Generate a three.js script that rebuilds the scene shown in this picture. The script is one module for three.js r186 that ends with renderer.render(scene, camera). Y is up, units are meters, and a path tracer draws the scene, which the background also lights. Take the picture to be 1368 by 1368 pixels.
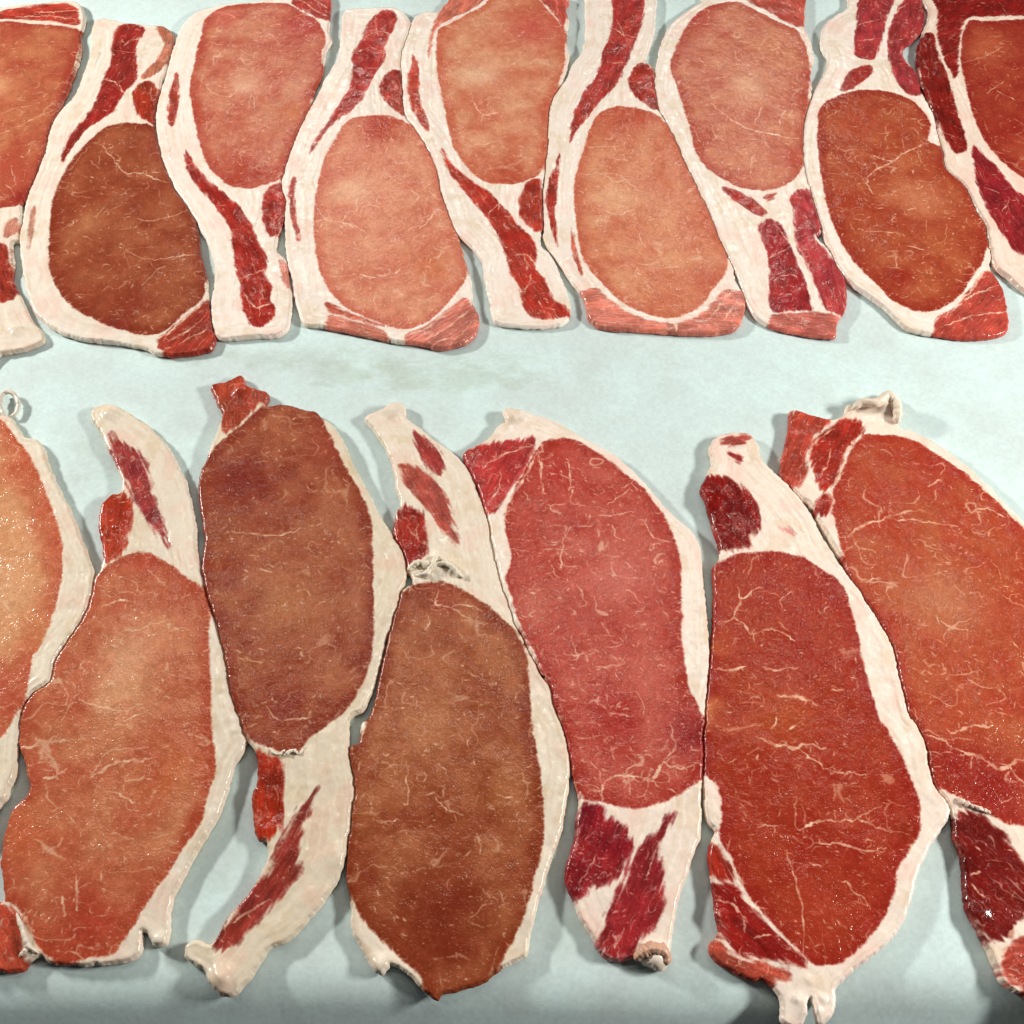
import * as THREE from 'three';
import { mergeGeometries } from 'three/addons/utils/BufferGeometryUtils.js';
import { RectAreaLightUniformsLib } from 'three/addons/lights/RectAreaLightUniformsLib.js';

// ---------------------------------------------------------------- camera, light, exposure
const scene = new THREE.Scene();
const camera = new THREE.PerspectiveCamera(52.0, 1, 0.02, 20);
camera.position.set(0, 0.4946, 0.2833);
camera.lookAt(0, 0, 0);
const renderer = new THREE.WebGLRenderer({ antialias: true });
renderer.setSize(1024, 1024);
renderer.shadowMap.enabled = true;
renderer.toneMapping = THREE.LinearToneMapping;
renderer.toneMappingExposure = 1.03;
scene.background = new THREE.Color(0.03, 0.032, 0.034);      // the dim room round the counter
RectAreaLightUniformsLib.init();
const LAMPS = [
  // position, size, radiance, colour
  { name: 'counter_lamp', p: [-1.14, 0.56, -0.5], w: 0.2, h: 0.08, I: 350, c: [1, 0.965, 0.91], label: 'strip lamp shining from the left across the counter, outside the picture' },
  { name: 'counter_lamp_001', p: [1.02, 0.56, 0.08], w: 0.28, h: 0.11, I: 138, c: [1, 0.97, 0.92], label: 'strip lamp shining from the right across the counter, outside the picture' },
  { name: 'ceiling_spot', p: [-0.62, 1.7, -0.7], w: 0.09, h: 0.09, I: 62, c: [1, 0.94, 0.86], label: 'small square ceiling lamp left of the counter, outside the picture' },
  { name: 'ceiling_spot_001', p: [0.05, 1.7, -0.66], w: 0.09, h: 0.09, I: 62, c: [1, 0.94, 0.86], label: 'small square ceiling lamp over the middle of the counter, outside the picture' },
  { name: 'ceiling_spot_002', p: [0.72, 1.7, -0.7], w: 0.09, h: 0.09, I: 62, c: [1, 0.94, 0.86], label: 'small square ceiling lamp right of the counter, outside the picture' },
  { name: 'ceiling_spot_003', p: [-0.5, 1.7, -2.1], w: 0.12, h: 0.12, I: 62, c: [1, 0.94, 0.86], label: 'square ceiling lamp far behind the counter on the left, outside the picture' },
  { name: 'ceiling_spot_004', p: [0.6, 1.7, -2.1], w: 0.12, h: 0.12, I: 62, c: [1, 0.94, 0.86], label: 'square ceiling lamp far behind the counter on the right, outside the picture' },
];
for (const L of LAMPS) {
  const light = new THREE.RectAreaLight(new THREE.Color(...L.c), L.I, L.w, L.h);
  light.position.set(...L.p); light.lookAt(0.02, 0, 0); light.name = 'lamp_light'; light.castShadow = true;
  scene.add(light);
  const g = new THREE.Group(); g.name = L.name; g.position.set(...L.p); g.lookAt(0.02, 0, 0);
  g.userData = { label: L.label, category: 'lamp' };
  const housing = new THREE.Mesh(new THREE.BoxGeometry(L.w + 0.02, L.h + 0.02, 0.03), new THREE.MeshStandardMaterial({ color: 0xb8b8b4, roughness: 0.5 }));
  housing.name = 'housing'; housing.position.z = -0.03;
  const glow = new THREE.Mesh(new THREE.BoxGeometry(L.w, L.h, 0.006), new THREE.MeshStandardMaterial({ color: 0xffffff, emissive: new THREE.Color(...L.c), emissiveIntensity: 2 }));
  glow.name = 'diffuser'; glow.position.z = -0.011;
  g.add(housing, glow); scene.add(g);
}

// ---------------------------------------------------------------- helpers
let seed = 7;
const rnd = () => { seed = (seed * 1664525 + 1013904223) >>> 0; return seed / 4294967296; };
const PERM = new Float32Array(65536);
for (let i = 0; i < 65536; i++) PERM[i] = rnd() * 2 - 1;
function noise(x, y) {                                      // value noise, -1..1, one lump per unit
  const ix = Math.floor(x), iy = Math.floor(y), fx = x - ix, fy = y - iy;
  const u = fx * fx * (3 - 2 * fx), v = fy * fy * (3 - 2 * fy);
  const a = PERM[(ix & 255) | ((iy & 255) << 8)], b = PERM[((ix + 1) & 255) | ((iy & 255) << 8)];
  const c = PERM[(ix & 255) | (((iy + 1) & 255) << 8)], d = PERM[((ix + 1) & 255) | (((iy + 1) & 255) << 8)];
  return (a + (b - a) * u) * (1 - v) + (c + (d - c) * u) * v;
}
const sstep = (a, b, x) => { const t = Math.min(1, Math.max(0, (x - a) / (b - a))); return t * t * (3 - 2 * t); };
const rgb = (hex) => [1, 3, 5].map((i) => parseInt(hex.slice(i, i + 2), 16) / 255);
const mix3 = (o, c, t) => { o[0] += (c[0] - o[0]) * t; o[1] += (c[1] - o[1]) * t; o[2] += (c[2] - o[2]) * t; };

function spline(p, closed, sub) {                           // Catmull-Rom through flat [x, z, ...]
  const n = p.length / 2, out = [], at = (i) => (closed ? ((i % n) + n) % n : Math.min(n - 1, Math.max(0, i)));
  for (let i = 0; i < (closed ? n : n - 1); i++) {
    const a = at(i - 1), b = at(i), c = at(i + 1), d = at(i + 2);
    for (let k = 0; k < sub; k++) {
      const t = k / sub, t2 = t * t, t3 = t2 * t;
      for (let q = 0; q < 2; q++) {
        const A = p[a * 2 + q], B = p[b * 2 + q], C = p[c * 2 + q], D = p[d * 2 + q];
        out.push(0.5 * (2 * B + (C - A) * t + (2 * A - 5 * B + 4 * C - D) * t2 + (3 * B - A - 3 * C + D) * t3));
      }
    }
  }
  if (!closed) out.push(p[p.length - 2], p[p.length - 1]);
  return out;
}
function box2(p) {
  const b = [1e9, 1e9, -1e9, -1e9];
  for (let i = 0; i < p.length; i += 2) { b[0] = Math.min(b[0], p[i]); b[1] = Math.min(b[1], p[i + 1]); b[2] = Math.max(b[2], p[i]); b[3] = Math.max(b[3], p[i + 1]); }
  return b;
}
function sdPoly(p, x, y) {                                  // negative inside
  let d = 1e18, inside = false;
  const n = p.length;
  for (let i = 0, j = n - 2; i < n; j = i, i += 2) {
    const ex = p[j] - p[i], ey = p[j + 1] - p[i + 1], wx = x - p[i], wy = y - p[i + 1];
    let t = (wx * ex + wy * ey) / (ex * ex + ey * ey + 1e-12);
    t = t < 0 ? 0 : t > 1 ? 1 : t;
    const bx = wx - ex * t, by = wy - ey * t, q = bx * bx + by * by;
    if (q < d) d = q;
    if (p[i + 1] > y !== p[j + 1] > y && x < (ex * (y - p[i + 1])) / ey + p[i]) inside = !inside;
  }
  return inside ? -Math.sqrt(d) : Math.sqrt(d);
}
const tex = (data, w, h, srgb) => {
  const t = new THREE.DataTexture(data, w, h, THREE.RGBAFormat);
  t.magFilter = THREE.LinearFilter; t.minFilter = THREE.LinearFilter; t.wrapS = t.wrapT = THREE.ClampToEdgeWrapping;
  if (srgb) t.colorSpace = THREE.SRGBColorSpace;
  t.needsUpdate = true;
  return t;
};

// ---------------------------------------------------------------- the counter and the paper
const EDGE = 0.2275, BEND = 0.03;                          // where the paper turns down over the counter's front edge
{
  const top = new THREE.Mesh(new THREE.BoxGeometry(1.5, 0.04, 0.9), new THREE.MeshStandardMaterial({ color: 0x8c9092, metalness: 0.8, roughness: 0.4 }));
  top.name = 'counter_top'; top.position.set(0, -0.023, EDGE - 0.45); top.userData = { kind: 'structure' };
  top.castShadow = top.receiveShadow = true;
  scene.add(top);
  const nx = 300, nz = 330, X0 = -0.58, X1 = 0.58, Z0 = -0.62, SLEN = EDGE - Z0 + 0.09;
  const pos = [], uv = [], idx = [];
  for (let j = 0; j <= nz; j++) for (let i = 0; i <= nx; i++) {
    const x = X0 + ((X1 - X0) * i) / nx, s = (SLEN * j) / nz;
    const w = -0.0005 + 0.0003 * noise(x * 22, s * 22 + 5) + 0.00015 * noise(x * 70 + 9, s * 50) - 0.0003 * Math.abs(noise(x * 9 + 3, s * 13));
    let z = Z0 + s, y = w;
    const over = z - EDGE - 0.002 * noise(x * 12, 3.3);
    if (over > 0) {
      const a = Math.min(over / BEND, 0.68), rest = Math.max(0, over - BEND * 0.68);
      z = z - over + BEND * Math.sin(a) + rest * Math.cos(0.68);
      y = w - BEND * (1 - Math.cos(a)) - rest * Math.sin(0.68);
    }
    pos.push(x, y, z); uv.push(i / nx, j / nz);
  }
  for (let j = 0; j < nz; j++) for (let i = 0; i < nx; i++) { const a = j * (nx + 1) + i, b = a + 1, c = a + nx + 1, d = c + 1; idx.push(a, c, b, b, c, d); }
  const g = new THREE.BufferGeometry();
  g.setAttribute('position', new THREE.Float32BufferAttribute(pos, 3)); g.setAttribute('uv', new THREE.Float32BufferAttribute(uv, 2)); g.setIndex(idx); g.computeVertexNormals();
  const W = 1536, Ht = 1340, col = new Uint8Array(W * Ht * 4), bmp = new Uint8Array(W * Ht * 4);
  const damp = [[-54.6, -95.9, 62, 13, 0.34], [-19.3, -93.2, 40, 10, 0.3], [-232.2, -35.7, 18, 14, 0.15], [-112.6, -104.2, 40, 10, 0.24], [-193.3, -109.8, 30, 8, 0.22], [-138.9, 176.7, 18, 30, 0.14], [25.3, 209.1, 12, 18, 0.12]];
  for (let j = 0; j < Ht; j++) for (let i = 0; i < W; i++) {
    const x = (X0 + ((X1 - X0) * i) / W) * 1000, z = (Z0 + (SLEN * j) / Ht) * 1000, o = (j * W + i) * 4;
    const fib = noise(x * 1.3 + 0.6 * noise(x * 0.3, z * 0.3), z * 1.5), fine = noise(x * 0.55 + 80, z * 0.6), cloud = noise(x * 0.045, z * 0.05) + 0.5 * noise(x * 0.12, z * 0.13 + 40);
    let wet = 0;
    for (const [dx, dz, rx, rz, k] of damp) {
      const q = ((x - dx) / rx) ** 2 + ((z - dz) / rz) ** 2;
      if (q < 6) wet = Math.max(wet, k * sstep(1.5, -0.3, q + 1.0 * noise(x * 0.09 + 7, z * 0.14) + 0.5 * noise(x * 0.2, z * 0.7) + 0.4 * noise(x * 0.5, z * 1.2)));
    }
    const k = 1 + 0.024 * fib + 0.022 * fine + 0.03 * cloud - wet * 0.2 * (1 + 0.4 * fib);
    col[o] = 255 * Math.min(1, 0.80 * k * (1 - 0.012 * cloud)); col[o + 1] = 255 * Math.min(1, 0.87 * k); col[o + 2] = 255 * Math.min(1, 0.862 * k * (1 - 0.10 * wet)); col[o + 3] = 255;
    bmp[o] = 128 + 60 * fib + 30 * fine; bmp[o + 1] = 200 - 90 * wet; bmp[o + 2] = 0; bmp[o + 3] = 255;
  }
  const sheet = new THREE.Mesh(g, new THREE.MeshPhysicalMaterial({ map: tex(col, W, Ht, true), bumpMap: tex(bmp, W, Ht), bumpScale: 0.00008, roughness: 0.75, specularIntensity: 0.5 }));
  sheet.name = 'paper_sheet'; sheet.receiveShadow = sheet.castShadow = true;
  sheet.userData = { label: 'pale blue-white butcher paper sheet under all the bacon slices', category: 'paper' };
  scene.add(sheet);
}

// ---------------------------------------------------------------- the slices, in millimetres on the counter (x to the right, z towards the viewer)
const SLICES = [
{
  id: 'T0', rank: 1, row: 'upper', T: 3.5, wisp: 1.0, ang: 0.1,
  label: 'partly cropped pink bacon slice at the left end of the upper row',
  center: '#bd7c52', rim: '#9c4030', fat: '#e2d5c4',
  out: [-397.5,-427.7,-380.7,-430.9,-369.8,-434.3,-352.6,-436.2,-337.5,-438.7,-325.4,-437.1,-317.7,-426.2,-314.3,-409.4,-315.2,-398.9,-311,-381.2,-310.6,-358.2,-312.2,-333.2,-313.3,-317,-312.9,-298.5,-311.1,-278,-310.7,-260.5,-312.6,-245.8,-315.4,-231.4,-317.6,-227.9,-312.1,-199.1,-316.3,-195.7,-313.9,-185.6,-310.5,-174.7,-308.7,-163.9,-299.6,-149.1,-291.5,-134.6,-282.9,-124.4,-278.8,-116.4,-286,-110.5,-293.3,-108.5,-302.1,-106.6,-315.8,-105.6,-354.8,-245.8],
  lean: [
    { name: 'loin', color: null, p: [-401.1,-411.5,-376.7,-413.9,-352.9,-411.5,-319.1,-406.4,-314.4,-392.9,-312.3,-378.3,-312.1,-344.2,-312.4,-314.3,-312.1,-290.7,-311.7,-270.4,-314.7,-243.4,-318.2,-229.1,-330.7,-224.4,-352.1,-222] },
    { name: 'cap_muscle', color: '#a8362a', p: [-403.3,-420,-379.5,-425.6,-361.6,-432.4,-336.7,-434.9,-325.1,-430.9,-320.3,-420,-320.3,-410.3,-348.1,-415.8,-377.2,-416.4,-401.8,-413.9] },
    { name: 'lean_strip', color: '#8e2f22', p: [-345.9,-197.9,-323.5,-194.6,-316.9,-187.9,-312.2,-172.5,-309.6,-163.9,-303.2,-152.2,-305.5,-147,-311.4,-144.9,-332.2,-144.9] },
    { name: 'lean_nugget', color: '#c48a72', p: [-325,-207.7,-319.6,-216.9,-315,-208.1,-315.9,-201.3,-321.5,-198.6] },
  ],
  veins: [
    { w: 1.0, p: [-354.3,-426.2,-340.3,-424.7,-323.5,-427.7] },
    { w: .9, p: [-366.5,-420,-347.2,-420.7,-320.2,-416.4] },
    { w: .5, p: [-347.5,-293.8,-336.9,-301.7,-326.3,-310.3,-314.5,-318.3] },
    { w: .4, p: [-352.5,-314.3,-342.9,-319.7,-332.6,-322.4] },
    { w: .5, p: [-332.4,-245.8,-327,-241,-323,-235] },
    { w: .4, p: [-332.5,-260.5,-325.6,-245.8] },
  ],
  tones: [{ x: -362.8, z: -341.5, r: 11.1, c: '#cf9a70' }, { x: -332.5, z: -260.5, r: 15.7, c: '#a84a36' }, { x: -323.3, z: -236.2, r: 6.8, c: '#8c2a22' }],
  bumps: [{ x: -297, z: -124.4, r: 3.9, h: 1.5 }],
  lifts: [],
},
{
  id: 'T1', rank: 2, row: 'upper', T: 3.5, wisp: 1.0, ang: 0,
  label: 'darkest, brownish bacon slice of the upper row, beside the cropped left slice',
  center: '#a45e3c', rim: '#803420', fat: '#e6dacb',
  out: [-308.3,-412.4,-304.1,-418.2,-294.1,-417,-283.7,-412.7,-275.9,-412.4,-265.9,-410.3,-256.1,-409.4,-247.9,-400.4,-245.4,-388.5,-246.5,-373.9,-245.4,-358.2,-247.3,-347,-239.9,-317,-229.5,-280.5,-217,-245.8,-205.7,-222,-200.7,-205.9,-195.7,-185.6,-188.9,-166,-185.5,-149.1,-181,-128.5,-176.7,-116.4,-180,-108.5,-193.5,-105.4,-209,-105.6,-219.2,-110.9,-233.8,-114,-249.8,-116,-262.9,-119,-277,-126.4,-289.2,-138.3,-297.4,-153.3,-306.1,-176.8,-312.6,-199.1,-314.1,-215,-316.2,-231.4,-314.6,-250.6,-313.5,-275.4,-315,-295.9,-313.6,-314.3,-307.1,-330.5,-304.7,-341.5,-304.1,-361.1,-303.8,-381.2,-307,-398.9],
  lean: [
    { name: 'loin', color: null, p: [-242.2,-298.5,-226.3,-260.5,-210.5,-231.4,-201.9,-208.1,-195.2,-185.6,-190.2,-166,-189,-149.1,-198.3,-136.6,-205.9,-124.4,-217.7,-120,-235.7,-124.4,-253.1,-132.5,-267.6,-141.8,-278.5,-155.4,-286.6,-170.3,-291.8,-190.1,-295.4,-210.4,-298.3,-231.4,-297.3,-250.6,-292.8,-270.4,-287,-285.6,-278.9,-298.5,-269.3,-304.5,-254.9,-304.5] },
    { name: 'cap_muscle', color: '#a03a2c', p: [-208.3,-120,-195,-135.6,-186.3,-147,-177.4,-134.6,-174.9,-116.4,-183.8,-102.7,-200.8,-102.7,-210.1,-112.5] },
    { name: 'lean_strip', color: '#8f2622', p: [-288.5,-407.3,-279.6,-411.5,-270.3,-407.9,-268,-400.4,-271.2,-391.5,-268.8,-372.5,-265.3,-352.6,-268.8,-341.5,-272.3,-330.5,-275.3,-317,-281,-309,-289.6,-298.5,-295.4,-283,-299.2,-267.9,-301.1,-272.4,-300.5,-290.7,-294.8,-306.4,-290.3,-319.7,-288.9,-336,-289.4,-352.6,-286.9,-363.9,-288.7,-378.3,-289.6,-392.9] },
    { name: 'pale_muscle', color: '#c07a5e', p: [-261,-410,-248.2,-401.9,-245.3,-378.3,-249.9,-360.5,-257.6,-350.9,-262.2,-354,-255.2,-369.6,-252,-387,-257.2,-398.9] },
    { name: 'lean_nugget', color: '#96301f', p: [-265.4,-336,-260.6,-347,-254.2,-347.6,-247.5,-337.3,-243.5,-322.4,-243.7,-303.7,-249.9,-306.4,-258.5,-314.3,-263.1,-325.1] },
    { name: 'thin_lean', color: '#b98a74', p: [-309.5,-226.7,-309.6,-215,-305.7,-192.3,-303.3,-189,-304.3,-203.6,-306.8,-222] },
  ],
  veins: [
    { w: .8, p: [-277,-284.3,-268.7,-272.9,-256.1,-256.8,-243.9,-256.8,-235.1,-250.6,-225.9,-247.7] },
    { w: .6, p: [-243.6,-189,-231.5,-181.2,-221.5,-180.1,-208.9,-183.4,-198.2,-183.4] },
    { w: .5, p: [-240.7,-214.6,-233.9,-213.7,-220.8,-216.2,-211.4,-220.9] },
    { w: .9, p: [-292.6,-349.8,-281.2,-348.4,-275.3,-341.5,-271.4,-335.4] },
    { w: 1.2, p: [-210.8,-116.4,-197.5,-131.5,-186.6,-149.1] },
    { w: .9, p: [-204.2,-114.4,-193.3,-124.4,-185.3,-134.6] },
    { w: .7, p: [-197.7,-112.5,-190.8,-118.4,-182.3,-124.4] },
    { w: .6, p: [-280.9,-387,-276.3,-392.9,-269.6,-392.9] },
    { w: .5, p: [-287.4,-381.2,-269.8,-378.3] },
    { w: .4, p: [-227.7,-159.6,-221.5,-170.3,-216.5,-174.7] },
    { w: .4, p: [-281.7,-267.9,-273.3,-260.5] },
    { w: .6, p: [-253.2,-341.5,-251.1,-329.1] },
  ],
  tones: [{ x: -271.9, z: -210.4, r: 10.1, c: '#b0734c' }, { x: -234.8, z: -280.5, r: 8.8, c: '#8c3a26' }, { x: -231.6, z: -144.9, r: 12.8, c: '#843420' }, { x: -236.5, z: -128.5, r: 6.3, c: '#7c2a1c' }],
  bumps: [],
  lifts: [],
},
{
  id: 'T2', rank: 3, row: 'upper', T: 3.6, wisp: 1.1, ang: -0.15,
  label: 'tan-pink bacon slice, tail down, second complete one from left in the upper row',
  center: '#d39a76', rim: '#ac4a38', fat: '#eee1d4',
  out: [-234.3,-424.7,-224.5,-430.9,-213.4,-435.5,-196.1,-438,-171.1,-442.4,-155.7,-446.5,-138,-446.5,-134.7,-420,-134.3,-404.9,-131.4,-392.9,-134.2,-381.2,-134.7,-355.4,-138,-341.5,-140,-319.7,-143.9,-298.5,-147.4,-280.5,-149,-262.9,-149.2,-248.2,-146,-236.2,-145.9,-222,-147.7,-205.9,-148.7,-196.8,-148.5,-187.9,-142,-181.2,-137.7,-163.9,-134.8,-151.1,-133.8,-134.6,-135.1,-124.4,-142.4,-119.4,-154.9,-119.2,-167.2,-117.4,-175.5,-118.4,-180.3,-130.5,-183.4,-147,-183.6,-161.7,-186.1,-176.8,-195,-199.1,-208.9,-224.4,-222.5,-245.8,-231.4,-265.4,-240.6,-290.7,-245.4,-311.7,-246.3,-333.2,-245.3,-355.4,-245.3,-378.3,-243.8,-398.9,-240.1,-415.5],
  lean: [
    { name: 'loin', color: null, p: [-226.2,-415.5,-218.2,-427.7,-205.4,-434.3,-186.1,-436.2,-168.3,-434.9,-155.6,-425.6,-142.9,-413.9,-135.5,-395.9,-136.6,-378.3,-135.2,-355.4,-138.7,-338.7,-141.1,-319.7,-145.1,-298.5,-148.3,-280.5,-150.2,-265.4,-153.4,-250.6,-166.7,-243.4,-176.9,-242.2,-187.9,-247,-200.1,-260.5,-209.2,-280.5,-215.4,-298.5,-221.7,-322.4,-226.1,-341.5,-226.6,-366.8,-226.8,-387,-226.1,-398.9] },
    { name: 'cap_muscle', color: '#b04038', p: [-164.7,-438,-152.2,-451.3,-136.4,-451.3,-135.3,-416.4,-141.3,-417.6,-155.8,-427.4] },
    { name: 'thin_lean', color: '#9c3a2c', p: [-238.5,-356.8,-235.1,-349.8,-232.1,-330.5,-230.6,-311.7,-231.9,-301.1,-235.9,-309,-238.5,-325.1,-239.4,-341.5] },
    { name: 'lean_strip', color: '#92231c', p: [-219.6,-279.2,-211.3,-265.4,-200.5,-250.6,-186.4,-236.2,-174.3,-222,-165.8,-208.1,-160,-194.6,-154.8,-185.6,-152.2,-176.8,-152.8,-168.2,-147.8,-159.6,-147.1,-147,-144.3,-142.8,-143.9,-132.5,-149.5,-126.4,-156.7,-127.4,-161.8,-136.6,-165.8,-149.1,-166.9,-157.5,-172.4,-174.7,-176.3,-192.3,-180.9,-208.1,-189.6,-222,-200.1,-236.2,-210.8,-250.6,-217.8,-267.9] },
    { name: 'lean_nugget', color: '#94261e', p: [-161,-238.6,-156.7,-245.8,-151.4,-244.6,-148,-233.8,-147.7,-219.7,-148.8,-205.9,-152.2,-199.1,-157.2,-205.9,-160.8,-219.7] },
    { name: 'pale_muscle', color: '#c88a78', p: [-145.2,-180.1,-140.8,-174.7,-136.8,-161.7,-137.6,-155.4,-142.8,-166] },
  ],
  veins: [
    { w: .9, p: [-168.1,-163.4,-160.9,-167.7,-152.9,-172.1] },
    { w: .5, p: [-162.5,-181.2,-159.6,-167.7] },
    { w: .8, p: [-165.5,-153.3,-155.2,-140.7,-151.4,-142.8,-144.9,-144.5] },
    { w: .5, p: [-153.2,-157.5,-152.8,-134.6] },
    { w: .6, p: [-210.9,-336,-197.5,-331.8,-191,-344.8] },
    { w: .4, p: [-220.3,-349.8,-210.9,-336] },
    { w: .4, p: [-181.2,-333.2,-177.4,-317] },
    { w: .8, p: [-159.2,-441.8,-148.2,-429.3,-135.7,-420] },
    { w: .7, p: [-151.3,-441.8,-136.5,-429.3] },
    { w: .4, p: [-220.6,-390,-208.7,-387] },
  ],
  tones: [{ x: -190, z: -344.2, r: 11.1, c: '#d8a584' }, { x: -154.2, z: -410.9, r: 15.4, c: '#ab3c34' }, { x: -213.3, z: -420, r: 7.8, c: '#c4604e' }, { x: -176.9, z: -255.5, r: 13.9, c: '#a23a2a' }, { x: -153.9, z: -317, r: 9.1, c: '#c07048' }],
  bumps: [],
  lifts: [],
},
{
  id: 'T3', rank: 4, row: 'upper', T: 3.6, wisp: 1.2, ang: 0.1,
  label: 'pale salmon bacon slice, tail up, third complete one in the upper row',
  center: '#da9e78', rim: '#c0644c', fat: '#eee1d4',
  out: [-125.2,-423.1,-120.9,-429.3,-107.3,-430.5,-93.7,-431.8,-84.8,-429.3,-76.5,-420,-74.8,-404.9,-74.7,-384.1,-78.7,-369.6,-77.5,-352.6,-75.1,-336,-71.2,-311.7,-56.4,-280.5,-45.9,-255.5,-42.3,-236.2,-36.8,-210.4,-32.7,-192.3,-27.6,-172.5,-24.8,-159.6,-23.9,-144.9,-20.5,-134.6,-21.8,-120.4,-31.1,-112.5,-43.4,-110.1,-56,-113.8,-71.7,-116,-87.6,-120,-110.1,-126,-122.9,-128.1,-127.3,-132.5,-131.7,-144.9,-136.1,-163.9,-139.9,-176.8,-143.4,-194.6,-146,-215,-147.2,-231.4,-151.2,-245.8,-151.1,-258,-148.3,-280.5,-144.9,-299.8,-141.8,-314.3,-137,-330.5,-132,-352.6,-125.8,-371.1,-124.7,-392.9],
  lean: [
    { name: 'loin', color: null, p: [-113.2,-306.4,-101,-311.7,-86.5,-311.7,-73.6,-306.4,-64.2,-295.9,-56.3,-278,-47.7,-258,-44.5,-241,-38.7,-217.4,-34.1,-194.6,-29.4,-179,-29.1,-163.9,-35.2,-151.1,-45.9,-134.6,-55,-126.8,-67.5,-124.4,-85.2,-130.5,-100.2,-140.7,-112.6,-155.4,-120.9,-174.7,-124.4,-194.6,-127.1,-215,-128.2,-236.2,-127.2,-253.1,-124.6,-272.9,-119.1,-290.7] },
    { name: 'cap_muscle', color: '#c87868', p: [-64.1,-120,-51.9,-126.4,-39.7,-138.7,-30.4,-149.1,-25.5,-144.9,-18.9,-132.5,-21.8,-116.4,-34.1,-109.5,-51.2,-109.5,-62.3,-115.2] },
    { name: 'thin_lean', color: '#b04c38', p: [-113.3,-144.9,-105,-140.7,-88.5,-132.5,-76.3,-126,-93,-129.3,-109.4,-136.6] },
    { name: 'pale_muscle', color: '#c67a66', p: [-110.8,-134.2,-96.3,-131.3,-76.9,-123.2,-74.8,-114.4,-92.1,-117.4,-109.9,-123.4] },
    { name: 'lean_strip', color: '#9a2c28', p: [-105.2,-413.9,-97.3,-426.2,-90.6,-428.4,-85.4,-423.1,-85.7,-410.9,-87.9,-398.9,-91.8,-384.1,-90.2,-373.9,-93.4,-363.9,-99.7,-347,-104.1,-330.5,-110.4,-317,-118.8,-309,-126.7,-295.9,-132.4,-280.5,-135.6,-273.9,-133.1,-288.2,-127.3,-303.7,-121.5,-319.7,-115.5,-336,-113.3,-355.4,-114.1,-378.3,-109.5,-392.9] },
    { name: 'lean_nugget', color: '#962c22', p: [-92.3,-347,-86.5,-358.2,-80.4,-358.8,-78.1,-349.8,-75.8,-330.5,-74,-313,-81.5,-318.3,-89.5,-330.5,-92.7,-338.7] },
    { name: 'thin_lean', color: '#982e26', p: [-145.1,-250.6,-142.7,-251.9,-141.9,-236.2,-139.1,-217.4,-135,-201.3,-135.1,-194.6,-138.6,-203.6,-143,-222,-145.6,-238.6] },
  ],
  veins: [
    { w: .7, p: [-127.6,-229.1,-119.5,-215,-109.1,-211.6,-98.8,-208.1,-91.7,-202.4] },
    { w: .8, p: [-65.2,-205.9,-55.3,-210.4,-49,-222,-43,-220.9] },
    { w: .5, p: [-93.5,-229.1,-84.7,-224.4] },
    { w: .6, p: [-107.6,-303.7,-101.8,-298.5,-102.3,-292] },
    { w: .8, p: [-82.7,-166,-74.7,-167.1,-70.1,-172.5] },
    { w: .6, p: [-94.2,-168.2,-82.7,-164.9] },
    { w: .6, p: [-60.8,-149.1,-52.7,-147,-46.5,-151.1] },
    { w: .5, p: [-85,-151.1,-82.6,-138.7] },
    { w: 1.1, p: [-64.1,-119.4,-48.7,-126.4,-33.5,-147,-27.3,-157.5] },
    { w: .8, p: [-51.5,-116.4,-37.7,-126.4,-26.9,-138.7] },
    { w: .6, p: [-45.1,-114.4,-32.8,-118.4,-23.6,-130.5] },
    { w: .6, p: [-108.7,-395.9,-97.7,-401.9,-87.9,-398.9] },
    { w: .6, p: [-101.7,-420,-97.5,-398.9] },
    { w: .6, p: [-114.1,-378.3,-102.2,-384.1,-90.5,-378.3] },
    { w: .6, p: [-79.7,-270.4,-75,-265.4,-68.2,-267.9] },
    { w: .6, p: [-70.3,-241,-61.5,-236.2,-62.9,-229.1] },
  ],
  tones: [{ x: -104.6, z: -241, r: 10.3, c: '#dfaa88' }, { x: -91.1, z: -298.5, r: 8, c: '#b2452f' }, { x: -50.7, z: -176.8, r: 9.8, c: '#c46e48' }, { x: -85.9, z: -301.1, r: 13.4, c: '#a83a28' }, { x: -92.5, z: -190.1, r: 8.3, c: '#d89874' }],
  bumps: [],
  lifts: [],
},
{
  id: 'T4', rank: 5, row: 'upper', T: 3.6, wisp: 1.0, ang: -0.1,
  label: 'pale tan bacon slice, tail down, at the middle of the upper row',
  center: '#daa67e', rim: '#be6044', fat: '#eee1d4',
  out: [-71.7,-420,-64.1,-426.2,-54.4,-426.8,-48.9,-437.1,-37.4,-446.5,35.6,-446.5,40.1,-429.3,41.7,-413.9,39.8,-395.9,41,-381.2,39.8,-366.8,35.8,-347,30.3,-333.2,26.3,-314.3,25.1,-295.9,24.7,-270.4,22.4,-258,20.9,-250.6,19.7,-233.8,19.6,-210.4,18.1,-201.3,18.7,-192.3,25.1,-183.4,31.2,-163.9,35.2,-144.9,35,-136.6,32,-129.5,20.6,-127,6.4,-127,-7.8,-129.1,-11.8,-134.6,-14.4,-151.1,-17.4,-166,-19.6,-181.2,-28.1,-194.6,-35,-203.6,-39,-215,-45.6,-236.2,-49.3,-258,-56.8,-280.5,-66.2,-301.1,-74,-314.3,-76.9,-341.5,-79.7,-369.6,-77.9,-390,-74.1,-410.9],
  lean: [
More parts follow.
